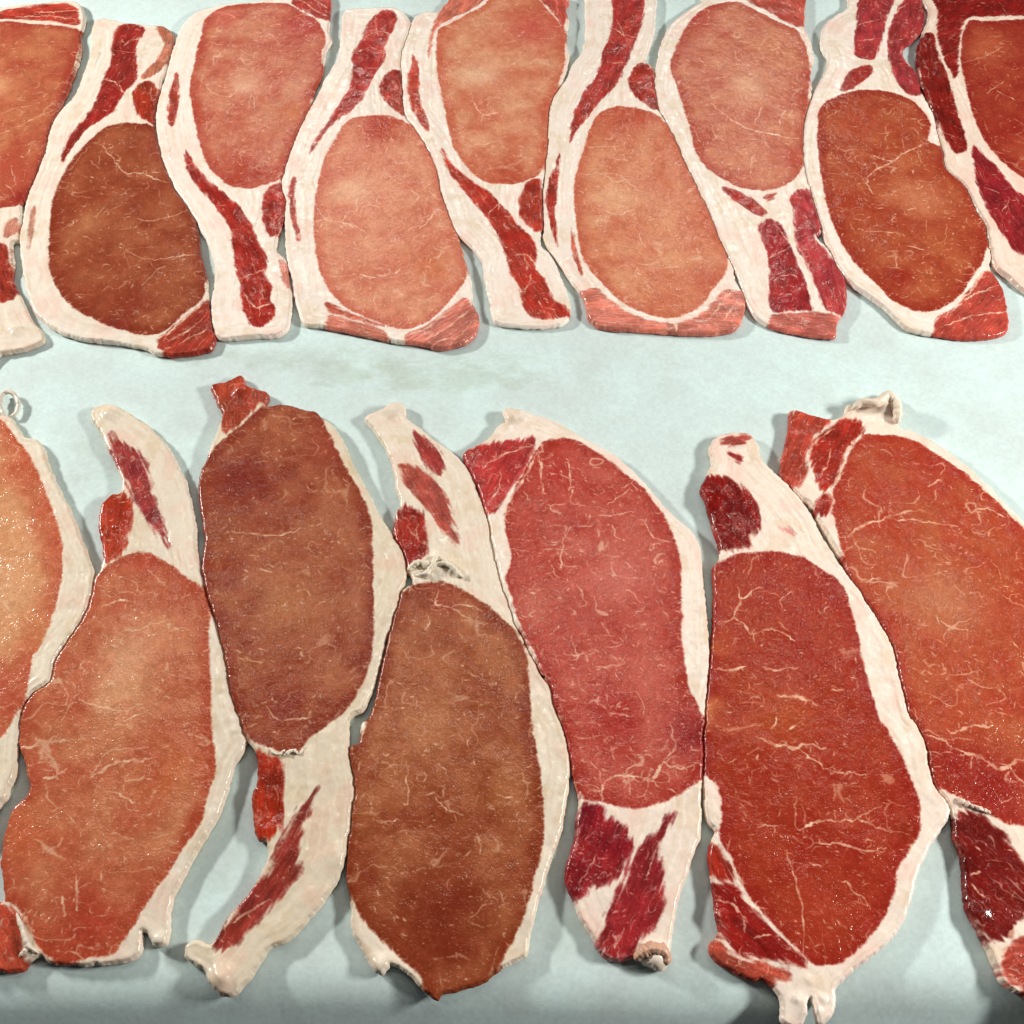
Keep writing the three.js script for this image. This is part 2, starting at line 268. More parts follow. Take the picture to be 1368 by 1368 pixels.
    { name: 'loin', color: null, p: [-53.7,-404.9,-44.3,-412.4,-32.9,-423.1,-21.4,-432.4,-9.8,-449.7,17.9,-449.7,29.4,-429.3,38.2,-407.9,38.4,-384.1,37.6,-366.8,33,-347,28.4,-327.8,25,-311.7,23.9,-290.7,23.3,-270.4,17.8,-255.5,7,-248.2,-3.3,-245.8,-15.4,-247,-25.9,-255.5,-33.2,-267.9,-38.8,-280.5,-42.7,-295.9,-46.1,-317,-49.4,-336,-53,-358.2,-54.5,-384.1] },
    { name: 'cap_muscle', color: '#c8705c', p: [-53.5,-427.7,-49.2,-448.1,-33.5,-451.3,-14.7,-451.3,-25.3,-433,-40.6,-420.7,-51.9,-410.3,-56.9,-398.9,-59.6,-371.1,-60.8,-390,-57.3,-410.9] },
    { name: 'cap_muscle', color: '#b84c42', p: [20.9,-451.3,37.7,-451.3,41.2,-432.4,37.9,-410.3,31.6,-420.7,23.6,-435.5] },
    { name: 'thin_lean', color: '#a03428', p: [-71.2,-376.8,-66.1,-361.1,-65.3,-341.5,-62.6,-322.4,-58.4,-309,-56.7,-296.7,-61.8,-303.7,-66.8,-314.3,-71.1,-327.8,-73.6,-349.8,-71.9,-363.9] },
    { name: 'lean_strip', color: '#a02a20', p: [-47.5,-279.2,-38.3,-262.9,-27.6,-250.6,-15.3,-238.6,-5,-224.4,3.5,-210.4,11.8,-199.1,15.8,-185.6,14,-174.7,18,-168.2,21.9,-159.6,25.7,-147,32,-142.8,33.7,-134.6,22.2,-132.5,11.2,-134.6,6.5,-142.8,4.9,-155.4,0.1,-166,-4.8,-185.6,-11.6,-205.9,-20.2,-222,-29,-236.2,-37.9,-250.6,-44.5,-265.4] },
    { name: 'lean_nugget', color: '#9c2c20', p: [4.4,-229.1,8.7,-245.8,15.7,-250.6,18.7,-248.2,19.2,-231.4,19.6,-212.7,16,-203.6,10.2,-209.3,5.2,-217.4] },
  ],
  veins: [
    { w: .8, p: [1.7,-183.4,8.3,-184.5,13.5,-176.8] },
    { w: .6, p: [8.3,-183.4,9.5,-170.3] },
    { w: .8, p: [3.3,-152.2,9.8,-157.5,11.8,-168.2] },
    { w: .6, p: [-15.1,-219.7,-10.1,-226.7,-8.4,-222] },
    { w: .8, p: [-27.3,-327.8,-19.8,-314.3,-7.1,-317] },
    { w: .6, p: [-19.8,-314.3,-21.5,-306.4] },
    { w: .6, p: [-31.7,-283,-19.4,-283.6,-7,-288.2] },
    { w: .5, p: [5.6,-322.4,12,-327.8] },
    { w: .8, p: [25.5,-432.4,34.9,-413.9] },
    { w: .6, p: [16.1,-147,20.8,-140.7,25.7,-144.9] },
    { w: .4, p: [-45.6,-330.5,-40.3,-336] },
  ],
  tones: [{ x: -24.1, z: -355.4, r: 13, c: '#dfb290' }, { x: 17.4, z: -404.9, r: 18.2, c: '#bf5244' }, { x: -3.4, z: -255.5, r: 13.9, c: '#b04a30' }, { x: -36.1, z: -392.9, r: 7.6, c: '#d99f78' }],
  bumps: [],
  lifts: [],
},
{
  id: 'T5', rank: 6, row: 'upper', T: 3.6, wisp: 1.1, ang: 0.1,
  label: 'orange-salmon bacon slice, tail up, just right of the upper row\'s middle',
  center: '#d89c72', rim: '#bc6044', fat: '#eee1d4',
  out: [55.1,-438.7,59.4,-448.1,105.1,-449.9,106.2,-423.9,103.8,-402.4,95.9,-371.1,98.9,-366,102.3,-350.9,102.5,-318.5,107.1,-302.8,115.5,-275.5,121.6,-250.5,127,-226.4,131.7,-207.2,137.4,-191.2,138,-178.1,138.3,-162.8,142.3,-150.2,139.9,-135.5,132.3,-123.5,113.1,-121.1,89.1,-122.5,68.7,-124.2,52.1,-126.6,46,-134.2,45.4,-137.6,43.4,-151.1,35.8,-163.9,28.8,-179,23.3,-190.1,20.1,-199.1,20.6,-210.4,20.2,-231.4,21.4,-250.6,23.3,-270.4,24.4,-295.9,25.8,-314.3,28.8,-330.5,38.7,-352.6,42.8,-366.8,49.8,-378.3,52.4,-390,54.1,-410.9],
  lean: [
    { name: 'loin', color: null, p: [45.7,-270.4,52.9,-298.5,59.8,-314.3,71,-321,85.4,-320.2,73,-321.7,87.9,-318.5,101.3,-311.6,108.5,-293.6,115.2,-266.5,119.8,-246.2,125.9,-223.7,131.4,-204.5,135.6,-188.6,132.5,-170.4,124.4,-157.7,115,-142.8,103,-134.3,89.8,-133.1,77,-137.9,64.3,-147.8,53.6,-162.8,45.9,-176.8,42.3,-192.3,41.2,-210.4,40,-226.7,41.6,-250.6] },
    { name: 'cap_muscle', color: '#ca7a6a', p: [48.7,-161.5,60.5,-146.5,73.1,-135.5,87.7,-130.2,100.8,-129.7,114.4,-136,129.4,-154.7,137.1,-155.2,144.2,-150.2,141.1,-130.7,126,-119.9,98.1,-118.8,70.3,-119.9,51.9,-123,46,-132.5,46.3,-140.7,42.7,-153.3,51.7,-157.5] },
    { name: 'lean_strip', color: '#9a2c2a', p: [75.9,-449.9,98.1,-449.9,97.7,-423.9,92.9,-402.4,87.4,-384.8,81.9,-367.7,76.6,-350.9,67.1,-334.6,60.2,-324.9,54.4,-314.3,44.8,-298.5,39.1,-285.6,39.4,-295.9,43.6,-317,51.6,-338.7,59.5,-352.6,65.2,-378.3,72,-401.9,74.9,-423.1] },
    { name: 'lean_nugget', color: '#982e24', p: [83.4,-354.3,90.8,-367.7,98.3,-362.6,100.8,-344.4,100.3,-324.9,100.7,-317.9,92.5,-323.3,84.5,-334.6,81.4,-346] },
    { name: 'thin_lean', color: '#9a2e26', p: [31.7,-273.4,28,-260.5,23.8,-248.2,22.6,-231.4,24,-212.7,26.2,-199.1,29.1,-190.7,29.2,-199.1,27.9,-215,29.2,-236.2,30.5,-255.5] },
    { name: 'thin_lean', color: '#b4503e', p: [37.8,-208.1,41,-187.9,44,-167.1,40.9,-172.5,37.5,-190.1] },
  ],
  veins: [
    { w: .7, p: [57.3,-254.9,69.7,-254.9,79.3,-243.3,83.1,-239.1] },
    { w: .6, p: [46.9,-254.3,59.1,-255.5,67.4,-248.2,77.9,-250.2] },
    { w: .6, p: [60,-222.3,67.8,-218.1,78.1,-223.7] },
    { w: .8, p: [114.8,-140.4,127.6,-155.2,136.4,-175.5] },
    { w: .8, p: [121.9,-135.5,135.3,-156.5] },
    { w: .7, p: [127,-130.7,138.2,-147.8] },
    { w: .6, p: [80.9,-203.2,83.1,-191.2] },
    { w: .6, p: [92.6,-173,104.3,-174.2] },
    { w: .5, p: [77.5,-178.1,83.1,-175.5,93.1,-179.4] },
    { w: 1.5, p: [87.8,-131.9,97.1,-130.7,98.4,-123.5] },
    { w: .6, p: [68.4,-413.1,81.4,-398.8,92.5,-395.3] },
    { w: .5, p: [77.7,-416.7,83.3,-391.8] },
    { w: .5, p: [70.9,-367.7,81.9,-367.7] },
    { w: .5, p: [51.3,-280.5,63.7,-281.8] },
  ],
  tones: [{ x: 68.5, z: -232, r: 12.1, c: '#dca780' }, { x: 78.8, z: -309.1, r: 17.1, c: '#b04a32' }, { x: 120.7, z: -162.8, r: 9.6, c: '#b8583e' }, { x: 96.3, z: -145.3, r: 13.2, c: '#bf6648' }],
  bumps: [],
  lifts: [],
},
{
  id: 'T6', rank: 7, row: 'upper', T: 3.6, wisp: 1.2, ang: 0.2,
  label: 'rosy bacon slice in the upper row, long pale vein, forked tail down',
  center: '#d3946f', rim: '#aa4a38', fat: '#eee1d4',
  out: [113.6,-405.9,126.4,-423.9,141.6,-438.7,149.6,-449.9,215.1,-449.9,217.2,-427.6,214.6,-409.5,216.7,-391.8,216.5,-374.5,211.4,-354.3,209.7,-334.6,203.3,-312.2,199.2,-290.5,197.7,-272.5,199.4,-260.7,198.3,-243.3,198.1,-218.1,196.9,-204.5,193.5,-200,199.7,-188.6,204.7,-173,206.1,-157.7,202.4,-140.4,196.2,-130.7,192.6,-119.5,181.5,-119.5,167.2,-123,156.4,-126.6,148,-133.8,142.6,-147.8,141.1,-160.2,137.2,-178.1,131.5,-199.2,126.1,-226.4,119.8,-250.5,113.6,-275.5,107.3,-302.8,101.6,-321.7,100.6,-347.6,104.6,-374.5],
  lean: [
    { name: 'loin', color: null, p: [116,-377.9,130.1,-413.1,143,-429.4,162.4,-437.5,175.7,-432,188.2,-421,200.6,-410.2,208.7,-402.4,212.1,-384.8,211.9,-361,207.3,-334.6,201.2,-309.1,197.7,-290.5,196.1,-272.5,189.1,-254.9,179.2,-244.8,166.4,-240.5,152.4,-241.9,139,-250.5,127.9,-263.6,123,-278.4,120.9,-302.8,118.4,-324.9,114.8,-347.6,112.8,-364.3] },
    { name: 'cap_muscle', color: '#b44e40', p: [176.5,-439.4,192.4,-455.6,218.2,-455.6,218.5,-423.9,213.5,-407.7,203.5,-411.6,191.4,-424.7] },
    { name: 'lean_strip', color: '#982a22', p: [138.3,-243.3,148.1,-239.9,157.4,-232,164,-220.3,157.8,-218.1,148.7,-226.4,141.5,-234.8] },
    { name: 'lean_strip', color: '#8c2026', p: [157.7,-209.4,167.3,-214.6,172.4,-207.2,175.5,-193.8,178.3,-178.1,181,-162.8,181.8,-147.8,180,-137.9,157.8,-137.9,159,-162.8,160.5,-183.3,158.2,-196.5] },
    { name: 'lean_strip', color: '#a2363a', p: [180.6,-232,186.8,-240.5,193.3,-241.1,195.7,-229.2,196.7,-215.4,196.1,-204,191.4,-199.2,198.9,-183.3,204.8,-167.8,206.7,-155.2,200,-136.7,192.5,-136.7,187.9,-147.8,186.2,-165.3,182.6,-178.1,180.1,-191.2,180.6,-209.9,181.5,-223.7] },
    { name: 'pale_muscle', color: '#c26c60', p: [157.1,-135,172.8,-137.2,195.9,-135,194.2,-117.6,177.5,-117.6,161.5,-122.3,155.1,-126.4] },
    { name: 'thin_lean', color: '#a84a3a', p: [163.7,-234.3,168.1,-237.1,172.6,-237.7,169.5,-232.6,165.4,-231.5] },
  ],
  veins: [
    { w: 1.0, p: [138.9,-324.9,147.3,-312.2,160.9,-299.8,177.1,-293.6,196.5,-289] },
    { w: .7, p: [165.7,-304.4,174.1,-321.7] },
    { w: .6, p: [182.5,-302.8,188.7,-318.5] },
    { w: .6, p: [159.9,-272.5,157.6,-252] },
    { w: .9, p: [180.1,-191.2,183.8,-175.5,184,-150.2,186.1,-137.9] },
    { w: .8, p: [160.2,-180.7,171.9,-188.6,176.2,-191.2] },
    { w: .6, p: [160.9,-162.8,171.2,-167.8,176.6,-165.3] },
    { w: .6, p: [169.5,-208.6,172.9,-196.5] },
    { w: .6, p: [177.7,-249.1,180.7,-240.5] },
    { w: .4, p: [142.5,-350.9,153.8,-354.3] },
    { w: .4, p: [123.3,-413.1,159.5,-409.5] },
  ],
  tones: [{ x: 165.9, z: -344.4, r: 13.1, c: '#d9a482' }, { x: 141.9, z: -416.7, r: 11.5, c: '#ad4438' }, { x: 186.9, z: -272.5, r: 8.3, c: '#b4523e' }, { x: 127.7, z: -284.5, r: 10.5, c: '#a8462f' }, { x: 188.3, z: -384.8, r: 11.2, c: '#c47a56' }],
  bumps: [],
  lifts: [],
},
{
  id: 'T7', rank: 8, row: 'upper', T: 3.6, wisp: 1.1, ang: -0.1,
  label: 'deep orange-red bacon slice, tail up, near the right end of the upper row',
  center: '#b4643c', rim: '#92301f', fat: '#eee1d4',
  out: [249.6,-431.3,257.2,-449.9,301.7,-449.9,306.2,-431.3,303.8,-413.1,293.6,-395.3,282.6,-384.8,282.3,-371.1,286.8,-357.6,286.9,-337.8,289.2,-321.7,292.4,-306,291.7,-281.5,296.9,-266.5,300.8,-246.2,301.9,-223.7,303.6,-204.5,302.5,-188.6,298,-175.5,300.9,-162.8,301.8,-150.2,299.6,-133.1,295.2,-122.3,281.3,-118.3,264.7,-118.3,252.2,-120.7,241.5,-123,235,-127.8,227.8,-139.9,215.2,-154.7,205.3,-167.3,199.3,-193.8,197.5,-215.4,196.1,-237.7,194.6,-260.7,197.3,-287.5,202.5,-312.2,209,-331.3,218.4,-350.9,226.2,-371.1,223.8,-384.8,226.4,-402.4,233.5,-416.7],
  lean: [
    { name: 'loin', color: null, p: [212.3,-318.5,225,-331.3,241.3,-337.8,260.8,-337.8,274.8,-331.3,283.2,-318.5,286.5,-302.8,281.4,-287.5,290,-278.4,288.8,-260.7,296.3,-249.1,299.7,-234.8,301.4,-215.4,301.4,-199.2,295.3,-180.7,284.2,-165.3,270.9,-147.8,255.9,-139.2,242.7,-139.2,231.1,-147.8,222.3,-162.8,213.2,-178.1,206.8,-199.2,204,-226.4,204.1,-254.9,206.8,-287.5] },
    { name: 'lean_strip', color: '#a03438', p: [258.9,-438.7,265.2,-455.6,291,-455.6,277.7,-420.3,270.5,-398.8,264,-381.4,257.8,-371.1,247.2,-374.5,247.2,-388.3,253,-409.5] },
    { name: 'lean_strip', color: '#983236', p: [276.3,-405.9,285.9,-427.6,298.6,-446.1,306.5,-438.7,307.3,-416.7,292.1,-393.6,281.3,-384.1,281.6,-367.7,287,-354.3,284.9,-333.9,277.5,-333.9,271.2,-347,270,-371.1,272.2,-391.8] },
    { name: 'lean_nugget', color: '#96302a', p: [232.9,-347,242.7,-360.3,255.7,-365,253.6,-354.3,240,-341.1,230.9,-337.2] },
    { name: 'cap_muscle', color: '#b0483c', p: [256.1,-132.6,267.4,-140.4,280.1,-155.2,292.9,-169.9,301.4,-165.3,303.3,-150.2,300.9,-130.7,294.4,-118.8,273.1,-114.5,253.7,-118.8] },
  ],
  veins: [
    { w: .9, p: [282.1,-286,267,-278.4,254.7,-268,240.8,-259.2,233.3,-249.1,236.1,-237.7] },
    { w: .7, p: [239.2,-274,248.8,-269.5,254.7,-268] },
    { w: .5, p: [215.2,-309.1,227.4,-318.5] },
    { w: 1.2, p: [256.6,-137.9,277.1,-150.2,293,-170.4] },
    { w: .8, p: [260.3,-133.1,280.9,-150.2,300,-159] },
    { w: .8, p: [259.1,-127.1,281.4,-135.5,300.8,-137.9] },
    { w: .6, p: [248.7,-191.2,259.8,-188] },
    { w: .5, p: [225.4,-204.5,243,-203.2] },
    { w: .5, p: [272.7,-275.5,273.1,-266.5] },
    { w: .5, p: [293.4,-254.9,297.1,-243.3] },
    { w: .9, p: [274.1,-413.1,294.2,-435] },
    { w: .6, p: [254.1,-409.5,270.2,-416.7] },
    { w: .6, p: [250.1,-391.8,264.2,-395.3] },
  ],
  tones: [{ x: 266.4, z: -232, r: 14.1, c: '#c07552' }, { x: 217.5, z: -229.2, r: 10.1, c: '#a03c22' }, { x: 237.6, z: -162.8, r: 9.6, c: '#922c1e' }, { x: 264.8, z: -266.5, r: 8.3, c: '#b4603c' }, { x: 239.8, z: -302.8, r: 12.7, c: '#a8452c' }],
  bumps: [],
  lifts: [],
},
{
  id: 'T8', rank: 9, row: 'upper', T: 3.8, wisp: 0.9, ang: 0.3,
  label: 'dark red cropped bacon slice at the right end of the upper row',
  center: '#a44a30', rim: '#8a261c', fat: '#e6d2c2',
  out: [316.9,-449.9,416.3,-449.9,335.9,-142.8,319.2,-151.5,314.1,-155.7,308,-164.8,300.8,-175,302.1,-188.6,301.2,-191.2,302.8,-209.9,299.9,-226.4,297.7,-246.2,288.8,-260.7,289.6,-278.4,289.7,-293.6,290.9,-312.2,289.1,-331.3,287.9,-350.9,291.1,-377.9,298.8,-398.8,308.7,-423.9],
  lean: [
    { name: 'lean_strip', color: '#701812', p: [300,-398.1,306.7,-398.8,305.9,-377.9,307.7,-354.3,307.3,-331.3,306.9,-309.1,307.6,-290.5,305.5,-278.4,297.6,-274.9,292.5,-290.5,291.6,-309.1,290,-331.3,289,-354.3,292.2,-381.4] },
    { name: 'cap_muscle', color: '#7c1a16', p: [323.9,-455.6,422.5,-455.6,413.6,-422.1,378.4,-421,351,-419.6,334.2,-416,324.5,-391.8,316.8,-361,311.9,-350.9,309.4,-371.1,309.4,-395.3,315.2,-423.9] },
    { name: 'loin', color: null, p: [334.3,-411.3,349.9,-414.5,377.4,-416.7,412.2,-416.7,364.8,-237.7,342.4,-245.6,337.1,-250.5,329.7,-260.7,322.7,-275.5,318.4,-293.6,317.5,-318.5,319.1,-350.9,322.6,-377.9] },
    { name: 'lean_strip', color: '#842026', p: [310.8,-283,315.8,-272.5,324.2,-254.9,329,-240.5,339.1,-232,358.9,-215.4,346.3,-167.8,326.4,-180.7,316,-185.9,310.5,-204.5,306.1,-229.2,305.7,-254.9] },
  ],
  veins: [
    { w: .6, p: [323.8,-367.7,338.6,-374.5,354.4,-384.8] },
    { w: .6, p: [339.1,-337.8,349.9,-328.1] },
    { w: .5, p: [331.9,-334.6,345.7,-347.6] },
    { w: .6, p: [291.6,-296.7,300.9,-290.5] },
    { w: .5, p: [309.3,-243.3,318.2,-237.7] },
    { w: .6, p: [322.9,-232,316.3,-220.9] },
  ],
  tones: [{ x: 343.2, z: -384.8, r: 13.5, c: '#b45c3c' }, { x: 333.2, z: -293.6, r: 12.7, c: '#8e281c' }],
  bumps: [],
  lifts: [],
},
{
  id: 'L1', rank: 5, row: 'lower', T: 4.6, wisp: 1.0, ang: 0.2,
  label: 'cropped salmon bacon slice at the left edge of the lower row',
  center: '#d09466', rim: '#b8583a', fat: '#e4d7c2',
  out: [-311,-62.8,-291.2,-61.2,-284.3,-59.5,-279.2,-53,-272.9,-46.5,-266.5,-44.9,-260.8,-37.3,-255.2,-26.1,-246.5,-11.4,-235.1,6.4,-227.7,20.2,-220.5,33.8,-218.1,42,-217.6,56.6,-219.5,66.2,-225.5,78.6,-228.4,87.8,-228.4,98.2,-234.5,103.4,-238.4,110.7,-238,120.7,-237.2,127.7,-235,141.5,-235.7,150.9,-238.1,157.6,-252.3,164.1],
  lean: [
    { name: 'loin', color: null, p: [-313.3,-59.5,-290.3,-57.5,-281.7,-48.8,-271.1,-37.3,-261.8,-24.2,-254.3,-11.4,-248.8,-0.7,-241.2,13.4,-237.2,23.7,-234.6,37.1,-233.7,51.8,-234.2,66.2,-235.8,78.6,-238.7,86.2,-238.4,93.8,-238.2,105.6,-240.3,114.3,-242.6,122.1,-244.3,126.3,-264.1,129.1] },
  ],
  veins: [
    { w: .6, p: [-268.9,30.4,-263,30.1,-258.3,31.2] },
    { w: .6, p: [-263,55,-256,59.8,-253.8,56.6] },
    { w: .5, p: [-265.6,6.4,-259.1,8.1,-253.4,6.4] },
  ],
  tones: [{ x: -261.2, z: 50.2, r: 10.3, c: '#d8a276' }, { x: -251.8, z: 101.2, r: 11.2, c: '#b04c34' }, { x: -272.3, z: -22.4, r: 9.4, c: '#bb5c3c' }, { x: -237.5, z: 70.9, r: 8.6, c: '#c87c50' }],
  bumps: [],
  lifts: [],
},
{
  id: 'L2', rank: 2, row: 'lower', T: 4.4, wisp: 1.3, ang: 0.1,
  label: 'large orange-salmon bacon slice in the lower row, second from the left',
  center: '#c9885e', rim: '#a8482e', fat: '#e4d7c4',
  out: [-239.6,-60.4,-238.8,-66.4,-231.2,-69,-222.4,-65.4,-213.2,-59.5,-202,-50.7,-190.2,-37.3,-181.5,-22.4,-174.9,-7.8,-169.5,8.1,-167.1,21.9,-163.4,33.8,-158.2,47,-152.6,55,-148,67.7,-142.9,78.6,-138.7,93.8,-134,108.5,-131.3,113.5,-127,123.5,-128.5,133.3,-131.7,141.5,-133.2,150.9,-135.5,162.8,-140.6,173.1,-144.5,182,-148.1,191.9,-150.7,199.2,-151.5,205.2,-151.1,211.1,-150.6,219.5,-156.2,219.5,-160.6,214,-163.1,214,-161.5,220.4,-163.9,225,-172.1,226.9,-181.8,227.5,-191.6,228.1,-200.5,226.4,-204.7,224.1,-209.1,226.4,-210.9,229.6,-215.6,230.3,-223.1,229.6,-232,228.4,-239.1,200.4,-227.5,201.6,-227.4,196.8,-231.9,183.2,-232.4,175.7,-231.9,161.5,-226.8,154.9,-227,148.3,-233.2,136,-237.2,127.7,-238.4,116.4,-236.5,107,-231.3,86.2,-225.4,74,-219.7,63,-218,51.8,-217.3,42,-215.2,33.8,-216.5,23.7,-221.4,9.9,-222.3,-2.4,-218.2,-9.1,-213,-10.5,-216,-22.4,-224,-35.4,-229,-44.9,-235.6,-54.6],
  lean: [
    { name: 'loin', color: null, p: [-216.5,42.4,-211.5,33.8,-203.5,28.7,-193.3,27,-182,32.1,-170.3,40.4,-160.2,48.6,-155.3,56.6,-153.1,72.4,-149.3,93.8,-145.7,117.1,-144.1,123.5,-141.2,134.7,-139.8,144.2,-141.6,154.9,-143.7,168,-149.8,179.4,-154.6,189.4,-159.6,198,-163.4,205.2,-166.1,211.1,-169,216.9,-173.9,224.1,-184.7,225.4,-194.4,226.4,-202.3,224.1,-207,219.3,-213,212.3,-219,205.2,-226.2,200.4,-231.7,189.4,-234.7,176.9,-233.2,161.5,-227.5,154.9,-228.4,148.3,-234.6,136,-240.9,123.5,-237.8,101.2,-231.3,86.2,-225.4,74,-220.4,63,-218,51.8] },
    { name: 'chain_muscle', color: '#b04632', p: [-244,201,-227.2,202.5,-220.3,205.2,-216,209.9,-213.8,216.9,-211.6,223.9,-211.3,231.8,-216.5,231.8,-236.3,230.7] },
    { name: 'lean_nugget', color: '#a5301a', p: [-225,-0.7,-217.7,-10.5,-210.4,-8.9,-205.2,-2.4,-203.3,8.1,-204.1,20.2,-205.3,27,-210.9,32.9,-217,28.7,-219.7,18.5,-222.9,9.9] },
    { name: 'lean_strip', color: '#8e3032', p: [-226.4,-48.4,-218.2,-43,-209.2,-37.3,-203.2,-29.8,-198.1,-18.7,-194.7,-7.8,-189.9,2.9,-185.1,13.4,-181.5,24,-187.5,16.8,-196.9,6.4,-203.4,-4.2,-210,-15,-215.5,-24.2,-221.6,-35.4] },
  ],
  veins: [
    { w: .9, p: [-234.8,132.2,-227.1,130.1,-219.2,129.1,-211,129.1] },
    { w: 1.0, p: [-197.8,147.2,-192.3,141.5,-184.6,139.1,-170.1,137.4] },
    { w: .6, p: [-185.7,118.5,-176.9,113.8] },
    { w: .8, p: [-220.6,147.2,-210.6,143.7] },
    { w: .6, p: [-190.2,152.3,-181.7,154.9,-174.4,158.9] },
    { w: .7, p: [-209.7,58.2,-201.6,55,-194.3,55] },
    { w: .6, p: [-196.9,72.4,-184.5,69.3,-173.8,64.6] },
    { w: .7, p: [-211.3,107.8,-200.8,111.4,-189.3,113.5,-182.9,110.7] },
    { w: .5, p: [-190.1,37.1,-179.8,45.3] },
    { w: .8, p: [-216,207.6,-209.3,214.6] },
    { w: .8, p: [-200.8,199.2,-197.7,207.6] },
    { w: .8, p: [-196,191.9,-192,205.2] },
    { w: .6, p: [-182.5,171.8,-172.7,175.7] },
  ],
  tones: [{ x: -193, z: 86.2, r: 12.8, c: '#d69f78' }, { x: -221.6, z: 171.8, r: 10.4, c: '#bd5e3a' }, { x: -187.1, z: 213.4, r: 16.2, c: '#a83c28' }, { x: -160.9, z: 144.2, r: 10.7, c: '#bd6238' }, { x: -193.6, z: 33.8, r: 7.4, c: '#ae4630' }, { x: -188.4, z: 103.4, r: 9.8, c: '#d0976c' }],
  bumps: [{ x: -211.9, z: 11.6, r: 6.8, h: 1.0 }, { x: -134.1, z: 123.5, r: 2.1, h: 1.0 }],
  lifts: [{ x: -228.3, z: -62.4, r: 4.9, h: 2.0 }, { x: -154.1, z: 216.9, r: 2.5, h: 1.5 }],
},
{
  id: 'L3', rank: 6, row: 'lower', T: 4.8, wisp: 0.9, ang: 0.1,
  label: 'dark reddish-brown bacon slice in the lower row with a torn red nub at its top',
  center: '#ac6844', rim: '#80301a', fat: '#e0d2bb',
  out: [-174.1,-82.1,-165,-85.5,-157.9,-89.4,-152.6,-81.5,-140.2,-77,-141.5,-68.4,-138.1,-67.2,-131.8,-69,-121.8,-66,-111.8,-63.6,-107.9,-59.5,-101,-54.6,-93.5,-41.1,-85.9,-24.2,-76.9,-7.8,-69.9,6.4,-63.5,16.9,-57.1,29.2,-54.9,39.2,-58.2,52.2,-60.1,61.8,-63.1,74.4,-65.3,86.6,-67.5,100.1,-72.3,111.8,-78.3,116.4,-78.8,127.7,-77.3,137.4,-74.4,149.6,-74.2,160.2,-74.7,171.8,-75.7,183.2,-78.8,193.1,-84.3,202.8,-90.1,209.9,-98,218.1,-105.2,220.4,-109.4,227.3,-113.4,234.1,-118.7,240.3,-125,238.7,-130.5,234.1,-133.6,229.6,-140.3,226.2,-142.6,220.4,-137.8,217.9,-131.1,219.5,-127.4,212.3,-123.3,205.2,-116.8,196.8,-112.8,188.2,-110.9,182,-112.3,175.7,-116.3,174.4,-119.2,166.7,-121.6,154.9,-119.9,146.9,-121.8,134.7,-127,127.7,-134.3,113.5,-138.9,101.9,-142,90.8,-147.3,75.5,-153.4,59.8,-158.4,48.6,-162.6,33.8,-163.1,20.2,-169.5,-4.2,-171.9,-20.5,-169.6,-31.7,-167.8,-41.1,-165.9,-50.7,-165.1,-62.4,-170.1,-72.4],
  lean: [
    { name: 'loin', color: null, p: [-142.9,-66,-132,-70.8,-122,-68,-112,-65.4,-107.1,-56.5,-101.3,-44.9,-93.7,-29.8,-84.6,-13.2,-77.7,1.1,-74.5,16.8,-71.8,47,-70.1,72.4,-70.6,90.8,-76.5,107,-82.7,115.7,-95.5,126.3,-101.5,134.2,-109.7,133.6,-119.6,130.8,-127.3,125.2,-134,113.5,-139.8,101.9,-144,86.2,-150.1,67.7,-155.8,53.4,-161.1,40.4,-164.6,23.7,-169.4,6.4,-173.2,-18.7,-168.3,-33.5,-161.1,-44.9,-151.4,-56.1] },
    { name: 'chain_muscle', color: '#a8422e', p: [-173.8,-83.5,-158.2,-91.7,-139.3,-77.4,-144.7,-67.4,-151.5,-57.3,-160,-48.4,-164.1,-57.5,-168.7,-70.4] },
    { name: 'lean_nugget', color: '#a02a16', p: [-121,132.6,-115,135.3,-108.5,138.8,-106.3,150.9,-105.3,160.2,-105.6,169.3,-110.5,174.4,-116.2,175.9,-120.4,168,-120.8,153.6,-120.7,144.2] },
    { name: 'lean_strip', color: '#8e342e', p: [-91.6,151.3,-93,160.2,-95.7,171.8,-96.3,183.2,-94.4,189.4,-101.5,198,-109.2,207.6,-115.7,215.8,-123.7,221,-130.2,221,-128.3,214.6,-123,207.6,-116.7,198,-110.1,189.4,-106.3,176.9,-99.8,164.1,-94.8,154.9] },
  ],
  veins: [
    { w: .6, p: [-151.5,15.1,-136.2,15.9,-127,17.2,-119.6,15.4,-110.8,12.5] },
    { w: .6, p: [-133.4,86.2,-123.1,89.3] },
    { w: .6, p: [-119,112.1,-112.8,118.5,-103.2,117.8,-96.4,117.1] },
    { w: .4, p: [-100.5,58.2,-95.1,53.4] },
    { w: .9, p: [-122.6,211.1,-115.8,205.2,-108.6,201.6] },
    { w: .8, p: [-116.8,216.9,-108.9,209.9,-100.7,205.2] },
    { w: .6, p: [-132.9,37.1,-124.5,38.7] },
  ],
  tones: [{ x: -113.8, z: 56.6, r: 13.1, c: '#a9673f' }, { x: -148, z: -16.9, r: 17.1, c: '#721f12' }, { x: -103.3, z: -41.1, r: 9.5, c: '#963e28' }, { x: -110.7, z: 112.1, r: 9.7, c: '#7e2816' }, { x: -154.7, z: 13.4, r: 9.1, c: '#8a4428' }, { x: -108.9, z: 16.8, r: 9.1, c: '#a25c3a' }],
  bumps: [{ x: -112.7, z: 154.9, r: 5.3, h: 1.0 }, { x: -155.3, z: -74.4, r: 5.9, h: 1.4 }],
  lifts: [{ x: -155.8, z: -78.4, r: 4.3, h: 3.0 }, { x: -124.6, z: 232.9, r: 4.9, h: 3.5 }, { x: -78.6, z: 183.2, r: 5.2, h: 1.0 }],
},
{
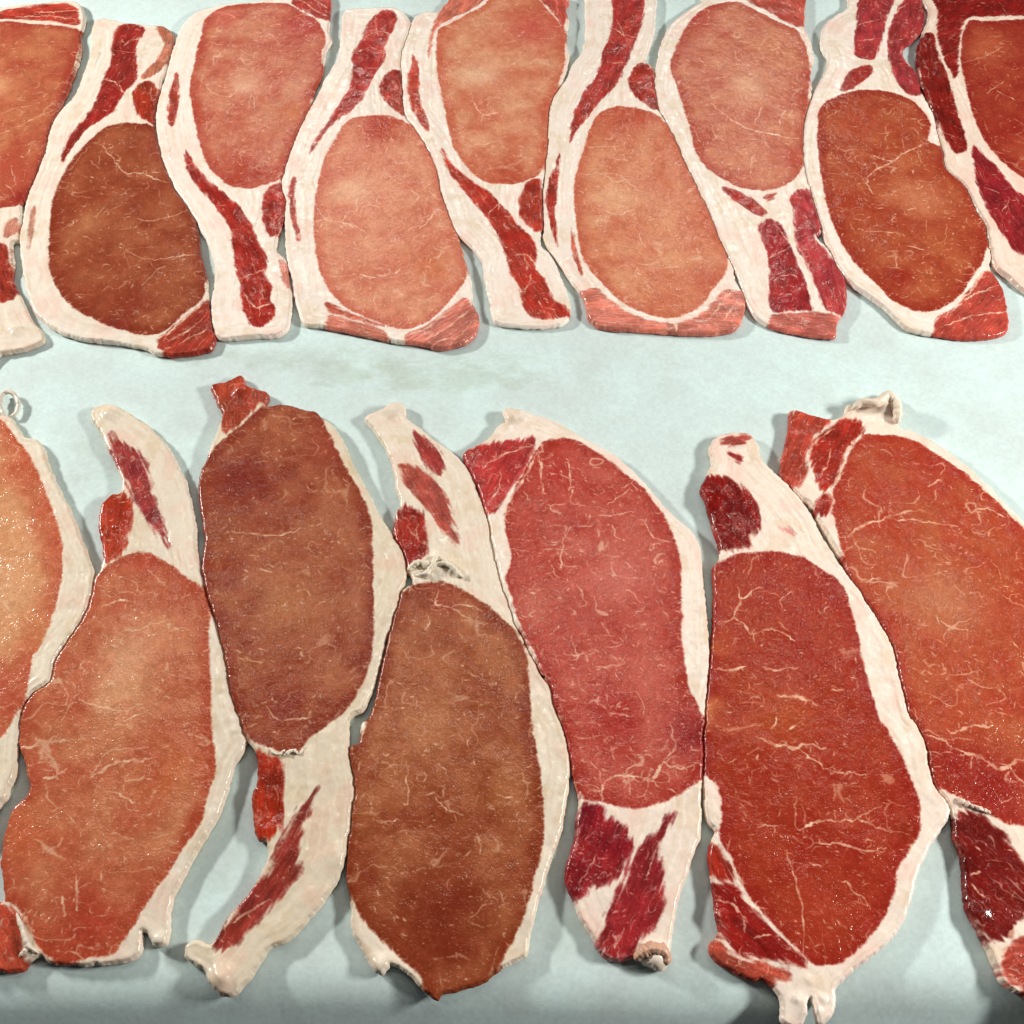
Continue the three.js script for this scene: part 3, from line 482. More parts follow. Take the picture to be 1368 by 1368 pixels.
  id: 'L4', rank: 2, row: 'lower', T: 4.4, wisp: 1.0, ang: 0.05,
  label: 'tan-brown bacon slice in the lower row, with torn fat above its loin',
  center: '#b27049', rim: '#80341a', fat: '#e7d9c6',
  out: [-83.5,-59.9,-73.4,-65.5,-68.7,-69,-62.2,-69,-59.8,-59.9,-51.7,-52.5,-41.8,-43.8,-33.6,-37.2,-27.1,-29.7,-22.3,-23.7,-18.1,-9.1,-13.3,5.1,-9.8,19,-6.7,32.5,-3.2,45.8,2.6,61.8,9,74.4,16,88.1,22.2,98.6,22.8,103.4,26,123.5,27.7,137.4,25.9,154.9,23.6,166.7,20.8,175.7,16.7,186.9,12.7,199.2,9.4,211.1,6.7,223,4.7,225.2,-5.1,229.8,-13.6,235.4,-23.3,237.6,-30.3,239.8,-31.7,242,-37.9,237.6,-44.3,232,-51.9,227.5,-53.4,228.7,-56.5,231.5,-60.4,228.7,-65.9,220.7,-70.4,213.4,-71.9,201.6,-74.8,189.4,-75.3,174.4,-75,161.5,-75.1,150.9,-78.1,138.8,-77.3,131.6,-73.1,129.1,-72.8,120.7,-68,113.2,-65.8,94.2,-63.4,79,-61.8,65,-60.3,53.9,-54.8,46.6,-51.9,44.9,-53.4,39.5,-56.7,37.9,-60.1,29.5,-63,15.5,-62.6,3.3,-60.6,-2.9,-63.2,-12.8,-66,-27.4,-71.1,-40.6,-78.2,-52.1],
  lean: [
    { name: 'loin', color: null, p: [-59.5,54.7,-50.4,46.1,-41.6,44.1,-32.7,44.9,-25.3,48.2,-14.9,55.5,-6.1,63.4,1.2,71.3,6.8,83.6,8.4,95.6,9,108.9,10,123.5,13.4,144.2,14.5,161.5,13.6,179.4,10.2,191.9,6.3,205.2,1.2,215.8,-2.5,222.7,-10,233.5,-23.3,239.1,-31.6,243.5,-39.3,232.9,-48.3,225,-57.4,216.9,-64.1,211.1,-69.3,204,-74.5,189.4,-76.5,171.8,-77.5,150.9,-79.5,134.7,-73.8,129.1,-69.2,116.1,-66.4,95.6,-64.6,79,-62.5,66.6] },
    { name: 'lean_nugget', color: '#94201a', p: [-62.8,8.6,-59.8,-1.1,-52.5,-0.6,-47.4,5.1,-44.2,15.5,-45.7,27.5,-50.9,34.2,-56.8,36.5,-60.7,29.2] },
    { name: 'lean_strip', color: '#a03a38', p: [-54.8,-49.6,-48.2,-44.8,-41.5,-37.2,-37.8,-28.9,-40,-19.7,-45.8,-25.2,-50.9,-32.7,-53.7,-40.6] },
    { name: 'lean_strip', color: '#b05044', p: [-62.4,-27.4,-53.8,-27.8,-45.7,-21.9,-39.2,-14.6,-34.2,-3.8,-30.7,12.1,-27.1,23.6,-32,19,-39.9,10.3,-46.4,-0.2,-52.8,-7.3,-59.2,-16.4] },
  ],
  veins: [
    { w: .7, p: [-38.5,49,-38.9,57.1,-30.9,58.7,-23.5,65,-13.3,68.2] },
    { w: .6, p: [-30.9,58.7,-25.1,57.1,-14.8,60.3] },
    { w: .6, p: [-43.8,61.8,-42.2,66.6,-43.5,71.3] },
    { w: .8, p: [-36,156.2,-30.6,161.5,-22.6,163.5] },
    { w: .6, p: [-6.9,154.9,1.1,154.9] },
    { w: .6, p: [-15.9,171.8,-14.5,180.7] },
    { w: .6, p: [-50.2,138.8,-48,156.2,-50.5,158.2] },
    { w: .5, p: [-61.9,166.7,-52.7,166] },
    { w: .6, p: [-56.5,12.1,-50.1,19,-45.5,22.4] },
    { w: .6, p: [-50.5,10.3,-51.6,19] },
    { w: .4, p: [-59.4,141.5,-51.4,140.1] },
  ],
  tones: [{ x: -42.8, z: 120.7, r: 15.1, c: '#b07048' }, { x: -30.3, z: 211.1, r: 18.8, c: '#762a17' }, { x: -35.4, z: 53.9, r: 8.8, c: '#963e28' }, { x: -63, z: 189.4, r: 7.7, c: '#80361e' }, { x: -11.6, z: 86.6, r: 9.9, c: '#a46038' }, { x: -5.6, z: 150.9, r: 9.3, c: '#a26036' }],
  bumps: [{ x: -40.4, z: 35.9, r: 2.1, h: 1.5 }, { x: -31.5, z: 37.5, r: 1.8, h: 1.2 }, { x: -47.7, z: 39.2, r: 1.5, h: 1.0 }],
  lifts: [{ x: -68.4, z: -63.9, r: 4.9, h: 2.5 }, { x: -56.8, z: 227.3, r: 3.7, h: 2.0 }, { x: 9.8, z: 207.6, r: 7.5, h: 1.2 }],
},
{
  id: 'L5', rank: 4, row: 'lower', T: 4.8, wisp: 1.5, ang: 0.1,
  label: 'raspberry-red flecked bacon slice with forked dark tail, middle of the lower row',
  center: '#c0604f', rim: '#a03226', fat: '#efdfd0',
  out: [-26.9,-36.8,-16.2,-42.9,-6.8,-54.5,-3.2,-56.4,-5.5,-63.9,-0.3,-65.7,12.6,-62.1,25.5,-56.4,38.1,-47.7,53.6,-37.2,65.6,-26,76,-11.3,85.8,3,95.6,13.8,99.4,22.4,99.6,35.9,99.6,52.2,99.3,71.3,98.6,86.6,97.6,101.6,95.1,113.5,92.9,130.5,90.7,144.2,88.4,154.9,87.6,166.7,84.2,178.2,79.5,188.2,74.8,199.2,71.4,209.9,68.9,220.4,68.3,226.2,65,230.1,58.7,228.4,53.4,225,44.1,226.4,38,223,35.8,217.2,30.8,209.9,27.3,201.6,24.3,194.3,25.2,184.5,28.7,174.4,29.7,164.1,31,156.2,27.7,140.1,25.2,123.5,20.5,110.7,19.3,103,14.1,94.2,7.2,79,1.5,66.6,-2.9,52.2,-7.1,39.2,-9.6,24.1,-13.6,5.1,-16.5,-5.6,-21.4,-20.1,-26.1,-29.3],
  lean: [
    { name: 'loin', color: null, p: [19.6,-43.8,33.2,-44.6,45.7,-37.2,57.8,-26,69.7,-14.9,79.5,1.2,85.9,16.9,88,32.5,86.9,55.5,85.7,79,86.7,101.6,89.3,109.2,92.8,120.7,91.7,142.9,78.4,153.9,64.4,159.8,52.5,160.5,42.1,157.8,34.2,156.5,29.8,146.9,25.7,123.5,19.9,106.3,18,98.6,11.8,85.1,4.8,69.7,0.4,55.5,-3,42.5,0,29.2,-3.3,15.5,-4.1,3.3,-0.3,-7.3,6,-23.7,14.8,-39.1] },
    { name: 'cap_muscle', color: '#a83432', p: [-28,-32.7,-16.2,-40.6,-0.3,-43.8,12.8,-44.8,9.8,-33,4.7,-21.9,0,-12.8,-4.6,-2,-10.7,3.7,-16.5,-5.6,-20.9,-18.2] },
    { name: 'chain_muscle', color: '#801822', p: [31.4,161.5,36.7,158.9,43.5,161.2,43,166.7,48.3,165.1,53.5,171.8,55,179.4,51.3,188.2,45.7,193.1,36.6,195.5,30.1,199.8,25.1,198,23.4,189.4,27.6,176.9] },
    { name: 'lean_strip', color: '#8a2228', p: [75.1,161.9,70.8,171.8,67.8,179.4,67.9,189.4,67.6,201.6,63.8,211.1,56.9,216.9,51.8,224.4,44.1,225.6,37.9,220.4,39.8,211.1,45.3,200.4,50.8,191.9,55.5,182,63.6,173.1] },
  ],
  veins: [
    { w: 1.2, p: [15.1,-40.6,9.9,-25.6,3.6,-14.6,-1.8,-3.8,-4,4.2] },
    { w: .8, p: [15.5,-34.9,16.3,-21.9,17,-9.1] },
    { w: .8, p: [30.9,-29.3,32.3,-12.8,32.3,-2.9,39.7,-1.6] },
    { w: .9, p: [-16.8,-25.2,-6.6,-32.7,12.4,-40.6] },
    { w: .8, p: [-6.3,-22.3,-7.7,-10.9,-12.6,-5.6] },
    { w: .7, p: [47.1,5.1,56.3,4.2,64,3.3] },
    { w: .7, p: [71.4,6.8,73.8,17.3,84.1,20.7] },
    { w: .7, p: [28.5,15.5,25.9,29.2,25,37.5] },
    { w: 1.0, p: [41.4,157.8,43.1,148.3,53.3,145.6,65.3,146.9,72.3,139.1,79.5,136] },
    { w: .7, p: [65.3,146.9,68.3,150.9] },
    { w: 1.0, p: [72.3,139.1,78,141.8,88.6,140.1] },
    { w: .7, p: [48.3,137.4,47.2,133.3] },
    { w: .7, p: [76.6,120.7,77.4,131.9,72.6,138.1] },
    { w: .6, p: [52,-2,64.9,-12.8] },
    { w: .6, p: [33.6,45.8,37.7,55.5,34.7,58.7] },
    { w: .6, p: [25.3,83.6,31,85.1,36.7,83.6] },
    { w: .6, p: [46,66.6,48.5,74.4] },
    { w: .6, p: [50.4,94.5,51.8,96] },
    { w: .7, p: [48,115.7,56.3,116.4] },
    { w: .6, p: [54.7,145.6,54.9,153.6] },
    { w: .8, p: [65.7,179.4,61,191.9] },
    { w: .9, p: [44.3,221.6,49.7,213.4] },
    { w: .5, p: [30.3,194.3,38.5,182] },
  ],
  tones: [{ x: 53.1, z: 39.2, r: 16.3, c: '#c66a5c' }, { x: 24.7, z: -21.9, r: 12.5, c: '#ac332a' }, { x: 88.7, z: 123.5, r: 10.3, c: '#7c1618' }, { x: 49.4, z: 116.4, r: 11, c: '#a43028' }, { x: 8.5, z: 55.5, r: 10.2, c: '#c06450' }, { x: 33.3, z: 183.2, r: 5.2, c: '#74181a' }],
  bumps: [{ x: -0.3, z: -59.9, r: 3.6, h: 1.2 }],
  lifts: [{ x: 62.6, z: 225, r: 4.2, h: 4.0 }, { x: -0.3, z: -59.9, r: 4.8, h: 2.0 }, { x: -22.4, z: -33, r: 3.9, h: 1.0 }],
},
{
  id: 'L6', rank: 7, row: 'lower', T: 4.8, wisp: 1.0, ang: 0.1,
  label: 'brick-red bacon slice in the lower row, dark oval muscle in its white tail',
  center: '#a23c20', rim: '#94261a', fat: '#efdfd0',
  out: [110.6,-39.6,116.2,-47.1,126.2,-49.1,133.6,-48.2,137.7,-41.7,138.1,-32.9,143,-24.5,150.7,-15.9,156.6,-5.7,162.2,6,166,19,172,34.9,178.4,47.2,184.4,60.8,189.9,75.5,191.4,89.8,191.6,102.7,193,116.3,195.1,119.1,197.6,132.3,197.1,141.3,198.9,151.4,203,158.9,202.3,165,192.9,174.9,184.6,186.7,178.6,199.3,173.1,209.4,163.1,219.3,153.9,225.7,146.1,231,138.8,237.3,137.3,243.6,133.2,249.5,129.3,251.5,128.2,246.6,127.4,241.5,125.4,242.3,123.8,248.5,120.7,252.1,115.7,250.9,113.7,247.3,114.1,239.4,108.7,234.2,100.8,233.2,91,227.9,86.6,223.6,86.4,219,90.4,214.7,89.9,206.9,89.8,195.6,89.1,184.1,90.4,177,93.4,171,89.7,165,89.5,152.7,90.6,141.3,92.9,121.8,94.7,108.3,97.3,94.5,100,80.1,102.5,62.6,104.3,50.6,105.1,35.2,109,30.5,109.1,22.5,106.4,6.3,104,-7,102.7,-12.1,106.7,-20.7,110.5,-29.4],
  lean: [
    { name: 'loin', color: null, p: [103.7,38,113.5,30.5,126.6,27,140.7,26.7,152.9,30.1,162.9,38,170.1,45.7,173.1,57.8,174.3,72.6,174.3,88.4,176,102.4,177.3,117.6,180.4,121.8,184.4,134.9,187.3,146.4,188.9,157.6,187.6,169.8,181.1,179.4,173.3,188.7,170.5,197.9,164.7,206.9,156.7,215.8,144.7,225.5,133.6,228.3,126.1,224.4,117.9,215.8,110.8,206.9,103.7,196.8,97.9,182.9,94.4,172.2,97,162.6,96.4,151.4,90.2,141.3,91.3,121.8,94.5,101.5,97.3,84.4,100,70,102.1,55.1] },
    { name: 'lean_nugget', color: '#74110f', p: [103.2,-18.6,114.3,-20.1,122.6,-15.5,129.3,-7,133.4,4.6,131.1,14.5,125.6,16.4,125.7,24.1,116.8,25.7,108.7,25.4,107.2,16.1,104.4,-0.3,101.7,-10.4] },
    { name: 'lean_strip', color: '#a84a40', p: [116.2,-42.5,122.9,-46,133.1,-46,128.4,-38.9,120.7,-39.6] },
    { name: 'lean_strip', color: '#96302c', p: [120.7,-35.5,127.6,-34.6,126.6,-29.4,122.1,-31.1] },
    { name: 'pale_muscle', color: '#cf8a80', p: [142.7,8.4,146.9,11.2,149.7,16.6,146.4,15.3,143.7,12] },
    { name: 'chain_muscle', color: '#9a2a1c', p: [88.1,178.2,93.7,176.8,97.9,183.2,100.6,192,98.1,193.4,92.2,192.2,88.5,187] },
    { name: 'chain_muscle', color: '#861a16', p: [88.3,195.6,100.3,194.5,104.4,201.3,111.6,210.3,119.8,219,126.2,225.5,124.3,229.3,117.6,227.6,109.8,225.5,100.5,225.3,94.2,221.2,91.9,213.6,89.2,204.7] },
    { name: 'pale_muscle', color: '#aa4a38', p: [84.7,221.2,91,216.3,96,224.6,109.6,226.8,119.4,231.4,108.6,235.6,97.3,234,88.1,228.7] },
  ],
  veins: [
    { w: .7, p: [116.6,47.5,118,53.6,124,49.1,129.8,46.8] },
    { w: .9, p: [118,53.6,114.5,61.1,111.4,64.8,104.2,68.8] },
    { w: .9, p: [112.1,64.1,117.8,68.5,120.7,72.9,131,71.4,137.5,72.9,142,77.6] },
    { w: .7, p: [120.7,72.2,121.6,78] },
    { w: .5, p: [137.9,59.6,139.3,53.6,144.6,49.8] },
    { w: .9, p: [100.5,92.9,107.1,93.2,115.9,91.5] },
    { w: .9, p: [124.5,91.8,132.4,92.4,141.8,90.8] },
    { w: 1.0, p: [116.4,127.7,123.7,130.3,131.2,131.6,136.2,132.5,139.1,130.3,150.2,132.5] },
    { w: .8, p: [136.2,132.5,143,138.7,151.1,143.2,166.6,144.9] },
    { w: 1.2, p: [129.4,105.6,139.6,107.6,146.2,108.6] },
    { w: .6, p: [155.8,103.5,163.8,102.8] },
    { w: .8, p: [132.5,155.2,130.7,168.6,133.6,170.1,138.9,167.4,147.7,166.2,158.8,165.6,171.7,158.9] },
    { w: .8, p: [158.8,165.6,166.8,169.2,174.3,171.9] },
    { w: .7, p: [125,179.4,126.2,188.7,128.1,201.3,128.2,209.2,126.4,226.6] },
    { w: .8, p: [139.9,177,149.7,177,156.6,179.4,170.6,179.4] },
    { w: .6, p: [112.9,168.6,121.6,168] },
    { w: .6, p: [124.6,123.1,128,116.4] },
    { w: .7, p: [133.6,123.1,139.4,118.4] },
    { w: 1.1, p: [97.3,177,101.7,193.4,109.6,206.9,117.9,215.8,126.5,225.5] },
    { w: .9, p: [90.8,200.8,97.1,203,101.3,208,101.9,214.7] },
    { w: .9, p: [91.5,216.9,97.2,223.9,109.7,226,118.5,229.2] },
    { w: .7, p: [106.1,216.9,113.3,215.8] },
    { w: .5, p: [133.9,185.3,139.7,187] },
    { w: .6, p: [147.1,193.4,151.5,195.6,158.4,204.7] },
  ],
  tones: [{ x: 129.5, z: 115.1, r: 14.3, c: '#ac4a22' }, { x: 158.7, z: 47.5, r: 9.7, c: '#96281c' }, { x: 179.3, z: 174.6, r: 4.9, c: '#8a2a14' }, { x: 135.6, z: 206.9, r: 10.6, c: '#a83c24' }, { x: 104.7, z: 77.3, r: 6.7, c: '#b04c26' }, { x: 97.1, z: 115.1, r: 5.2, c: '#c06a3c' }],
  bumps: [{ x: 121.5, z: 241.3, r: 1.8, h: 2.0 }, { x: 131.7, z: 241.3, r: 1.6, h: 1.8 }, { x: 127.1, z: 234, r: 1.6, h: 1.0 }, { x: 119.2, z: 3, r: 2.9, h: 0.8 }],
  lifts: [{ x: 125.5, z: 245.4, r: 4.5, h: 2.5 }, { x: 125.6, z: -43.5, r: 5.1, h: 2.5 }, { x: 106.9, z: -3.7, r: 4.3, h: 2.0 }, { x: 88.4, z: 206.9, r: 3.5, h: 1.5 }],
},
{
  id: 'L7', rank: 1, row: 'lower', T: 4.8, wisp: 1.4, ang: 0.15,
  label: 'cropped red bacon slice at the right edge, white fat curl on top',
  center: '#ae5a34', rim: '#a23422', fat: '#eddccb',
  out: [159,-64.5,170.1,-61.7,180.3,-58.8,189,-61.4,192.2,-69.2,197.6,-67.7,202.5,-69.2,206.3,-69.6,211.8,-74.8,216.3,-77.5,218.5,-67.7,218.9,-52.9,224.6,-51.1,235.2,-43.9,246.4,-33.2,256.7,-19.3,266.3,-4,274.6,9.6,283.5,24.1,294.4,56.6,241.1,252.5,226.5,248.5,219.3,240.8,214.7,238.7,210.1,234.2,207.8,224.6,204.4,213.8,201.6,204.9,202.8,193.6,204.1,182,202.5,172.5,203.3,162.6,201.4,156.4,197.4,151.4,195.7,143.9,195.7,131,193.1,117.8,189.6,101.5,189.6,94.3,189.3,81.6,186.2,68.5,181.4,56.6,176.5,44.5,172.1,28.9,168.5,19.3,163.6,6.3,161.2,-3.3,156.2,-6.7,151.1,-13.5,147.7,-22.4,153.2,-41.7,156.5,-54.4],
  lean: [
    { name: 'loin', color: null, p: [193.2,-45.3,210.1,-47.3,224.4,-43.9,237.2,-33.2,249.4,-21,259.6,-7.4,269,7.6,282.7,27.3,298.2,62.6,267.9,172.2,246.4,169.8,235.4,168.9,227.4,167.4,220.8,163.8,211,157.6,203.4,152.7,198.1,147.6,196,129.7,190.7,102.8,190.1,91.5,187.5,68.5,179.6,50.6,174.7,38.3,173.8,28.9,173.3,16.1,172.4,3,174.4,-10.4,182.9,-27.6] },
    { name: 'chain_muscle', color: '#ac4232', p: [154.7,-50.7,161.5,-63.6,180.9,-58.1,172.8,-47.1,165.3,-36.4,160.7,-20.3,153,-13,147.6,-22,151.3,-36.4] },
    { name: 'cap_muscle', color: '#9a2a1e', p: [172.7,-46.8,186.3,-56.6,195.7,-58.4,197.5,-49.7,187.8,-37.8,181.4,-25.5,173.5,-11.8,167.6,-11.4,166,-25.5,165,-34.3] },
    { name: 'lean_nugget', color: '#98281e', p: [166.3,-6.7,171.4,-9.6,173,-3.7,168.1,5,163.7,1.7] },
    { name: 'lean_strip', color: '#64100e', p: [203.4,167.7,207.6,162.3,215.9,163.8,224.1,171,228.5,179.4,231.2,186.2,241.1,195.6,259.5,202.5,256.4,213.6,238.5,205.8,226.2,206.9,217.5,215.8,208.5,218.2,204.9,212.5,201.2,203.6,201.6,193.4,202.8,181.7] },
    { name: 'pale_muscle', color: '#ac4436', p: [210.4,227.6,214.8,221.2,224,215.8,236.8,212.5,255.2,217.9,247.9,244.4,229.2,242.3,218.5,238.7,212.7,235] },
  ],
  veins: [
    { w: 1.0, p: [177.4,16.9,188.3,11.2,200.6,6.3,208.3,3,223,1.3] },
    { w: .7, p: [200.6,6.3,214.6,7.9,230,9.6,238.2,11.2] },
    { w: 1.2, p: [174.4,-10.4,182.9,-27.6,189.4,-40,196.7,-48] },
    { w: .9, p: [164,-34.6,172.2,-45.3,182.2,-51.7] },
    { w: .7, p: [177.2,-38.2,174.1,-27.6,168.4,-18.9] },
    { w: 1.2, p: [198.5,126.4,205.8,128.4,210.1,132.3,220.7,136.2,229.6,141.9,235.1,140,242.9,138.1] },
    { w: 1.0, p: [210.2,125.7,218.8,121.8,227.6,122.4,231.9,120.4] },
    { w: .8, p: [234.9,140.7,237.3,146.4,240.5,147.6] },
    { w: .7, p: [249.3,-0.3,257.6,1.3,265.1,6.3] },
    { w: .7, p: [226,-13.8,235.4,-17.2] },
    { w: .8, p: [205.7,191.1,210.4,188.7] },
    { w: .6, p: [205.5,194.5,210.2,200.2] },
    { w: 2.0, p: [209.2,225.5,215.3,219,225.4,210.3] },
    { w: .6, p: [180,44.5,191.6,41.4] },
    { w: .5, p: [217.7,95.7,231.6,92.9] },
  ],
  tones: [{ x: 219.4, z: 55.1, r: 17.8, c: '#b9724e' }, { x: 235.7, z: -25.9, r: 11.8, c: '#a23024' }, { x: 210.3, z: 137.5, r: 11.4, c: '#8e2018' }, { x: 225.8, z: 152.7, r: 15, c: '#8c1e18' }, { x: 195.1, z: -3.7, r: 11.6, c: '#a43a26' }, { x: 213.7, z: 115.1, r: 9.1, c: '#aa4628' }],
  bumps: [],
  lifts: [{ x: 212.1, z: -67.3, r: 5.2, h: 5.0 }, { x: 162, z: -58.1, r: 5.1, h: 2.5 }, { x: 206.4, z: 206.9, r: 4, h: 1.5 }],
}
];

for (const d of SLICES) {
  d.poly = spline(d.out, true, 5); d.box = box2(d.poly);
  for (const l of d.lean) { l.poly = spline(l.p, true, 5); l.box = box2(l.poly); }
}
const edgeWobble = (x, z) => 0.4 * noise(x * 0.16, z * 0.16) + 0.32 * noise(x * 0.45 + 50, z * 0.45) + 0.2 * noise(x * 1.0, z * 1.0);
const VIEW = [-410, -470, 410, 275];                        // nothing is built far outside the picture
const G = 0.75;                                             // grid of the meshes, mm

function buildSlice(d, index) {
  const x0 = Math.max(d.box[0] - 2.2, VIEW[0]), z0 = Math.max(d.box[1] - 2.2, VIEW[1]), x1 = Math.min(d.box[2] + 2.2, VIEW[2]), z1 = Math.min(d.box[3] + 2.2, VIEW[3]);
  const nx = Math.ceil((x1 - x0) / G) + 1, nz = Math.ceil((z1 - z0) / G) + 1, N = nx * nz;
  const S = new Float32Array(N), leans = d.lean.map(() => new Float32Array(N).fill(9)), Lmin = new Float32Array(N).fill(9), H = new Float32Array(N), B = new Float32Array(N);
  const above = SLICES.filter((o) => o !== d && o.row === d.row && o.rank > d.rank && o.box[0] < d.box[2] && o.box[2] > d.box[0]);
  for (let j = 0; j < nz; j++) for (let i = 0; i < nx; i++) {
    const x = x0 + i * G, z = z0 + j * G, k = j * nx + i, wob = edgeWobble(x, z);
    let s = sdPoly(d.poly, x, z) + wob;
    for (const o of above) if (x > o.box[0] - 3 && x < o.box[2] + 3 && z > o.box[1] - 3 && z < o.box[3] + 3 && s < 1) s = Math.max(s, 0.25 - sdPoly(o.poly, x, z) - wob);
    S[k] = s;
    if (s > 2) continue;
    d.lean.forEach((l, q) => {
      if (x < l.box[0] - 8 || x > l.box[2] + 8 || z < l.box[1] - 8 || z > l.box[3] + 8) return;
      leans[q][k] = sdPoly(l.poly, x, z) + 0.6 * noise(x * 0.28 + 20, z * 0.28) + 0.15 * noise(x * 0.7, z * 0.7 + 9) - 1.3 * sstep(-1.6, -0.1, s);
    });
    // a texel belongs to the first lean piece that claims it
    for (let q = 0; q < leans.length; q++) for (let r = 0; r < q; r++) if (leans[r][k] < 9) leans[r][k] = Math.max(leans[r][k], 1.1 - leans[q][k]);
    for (let q = 0; q < leans.length; q++) Lmin[k] = Math.min(Lmin[k], leans[q][k]);
  }
  const rimR = 1.3;
  for (let j = 0; j < nz; j++) for (let i = 0; i < nx; i++) {
    const x = x0 + i * G, z = z0 + j * G, k = j * nx + i, depth = Math.max(0, -S[k]);
    const q = 1 - Math.min(1, depth / rimR), round = Math.sqrt(Math.max(0, 1 - q * q));
    let h = d.T * (0.5 + 0.5 * round);
    h += round * (0.45 * noise(x * 0.045 + index * 7, z * 0.045) + 0.22 * noise(x * 0.13 + 30, z * 0.13) + 0.10 * noise(x * 0.4, z * 0.4 + 11));
    const L = Lmin[k];
    if (L < 5) h += round * (-0.03 * Math.exp(-(L * L) / 0.8) - 0.08 * sstep(1.2, -1.6, L));
    else h += 0;
    if (L > 0) h += round * sstep(0, 2, L) * (0.22 * noise(S[k] * 0.55 + 0.6 * noise(x * 0.1, z * 0.1) + 17, (x + z) * 0.03 + index * 9) + 0.16 * noise(x * 0.22 + 3, z * 0.1 + index));
    for (const b of d.bumps) h += round * b.h * 0.7 * Math.exp(-((x - b.x) ** 2 + (z - b.z) ** 2) / (b.r * b.r)) * (1 + 0.5 * noise(x * 0.5, z * 0.5));
    let lift = 0;
    for (const b of d.lifts) lift += b.h * Math.exp(-((x - b.x) ** 2 + (z - b.z) ** 2) / (b.r * b.r));
    B[k] = lift; H[k] = h + lift;
  }
  const TW = Math.min(2048, Math.round((nx * G) / 0.27)), TH = Math.min(2048, Math.round((nz * G) / 0.27));
  const skin = paintSlice(d, index, { x0, z0, nx, nz, S, leans, TW, TH });
  const gauge = d.T / 1000;
  const mat = new THREE.MeshPhysicalMaterial({ map: skin.map, bumpMap: skin.relief, bumpScale: 0.0003, roughness: 1, roughnessMap: skin.relief, specularIntensity: 1.0, ior: 1.42 });
  mat.name = 'meat';

  const cx = (Math.max(d.box[0], VIEW[0]) + Math.min(d.box[2], VIEW[2])) / 2, cz = (d.box[1] + d.box[3]) / 2;
  const root = new THREE.Group();
  root.name = index ? 'bacon_slice_' + String(index).padStart(3, '0') : 'bacon_slice';
  root.position.set(cx / 1000, 0, cz / 1000);
  root.userData = { label: d.label, category: 'bacon slice', group: 'bacon slices laid out on the butcher paper' };
  scene.add(root);
  const add = (name, g) => { const m = new THREE.Mesh(g, mat); m.name = name; m.castShadow = m.receiveShadow = true; root.add(m); };
  const put = (name, F) => {
    const g = meshOf(F, { x0, z0, nx, nz, S, H, B, cx, cz });
    if (g) add(name, g);
  };
  const F = new Float32Array(N);
  for (let k = 0; k < N; k++) { let f = S[k]; for (const L of leans) f = Math.max(f, -L[k]); F[k] = f; }
  // each separate piece of fat is a part of its own; crumbs stay with the piece they lie beside
  for (const g of separate(meshOf(F, { x0, z0, nx, nz, S, H, B, cx, cz }))) add('fat', g);
  d.lean.forEach((l, q) => { for (let k = 0; k < N; k++) F[k] = Math.max(S[k], leans[q][k]); put(l.name, F); });
  return { root, cx, cz, mat };
}

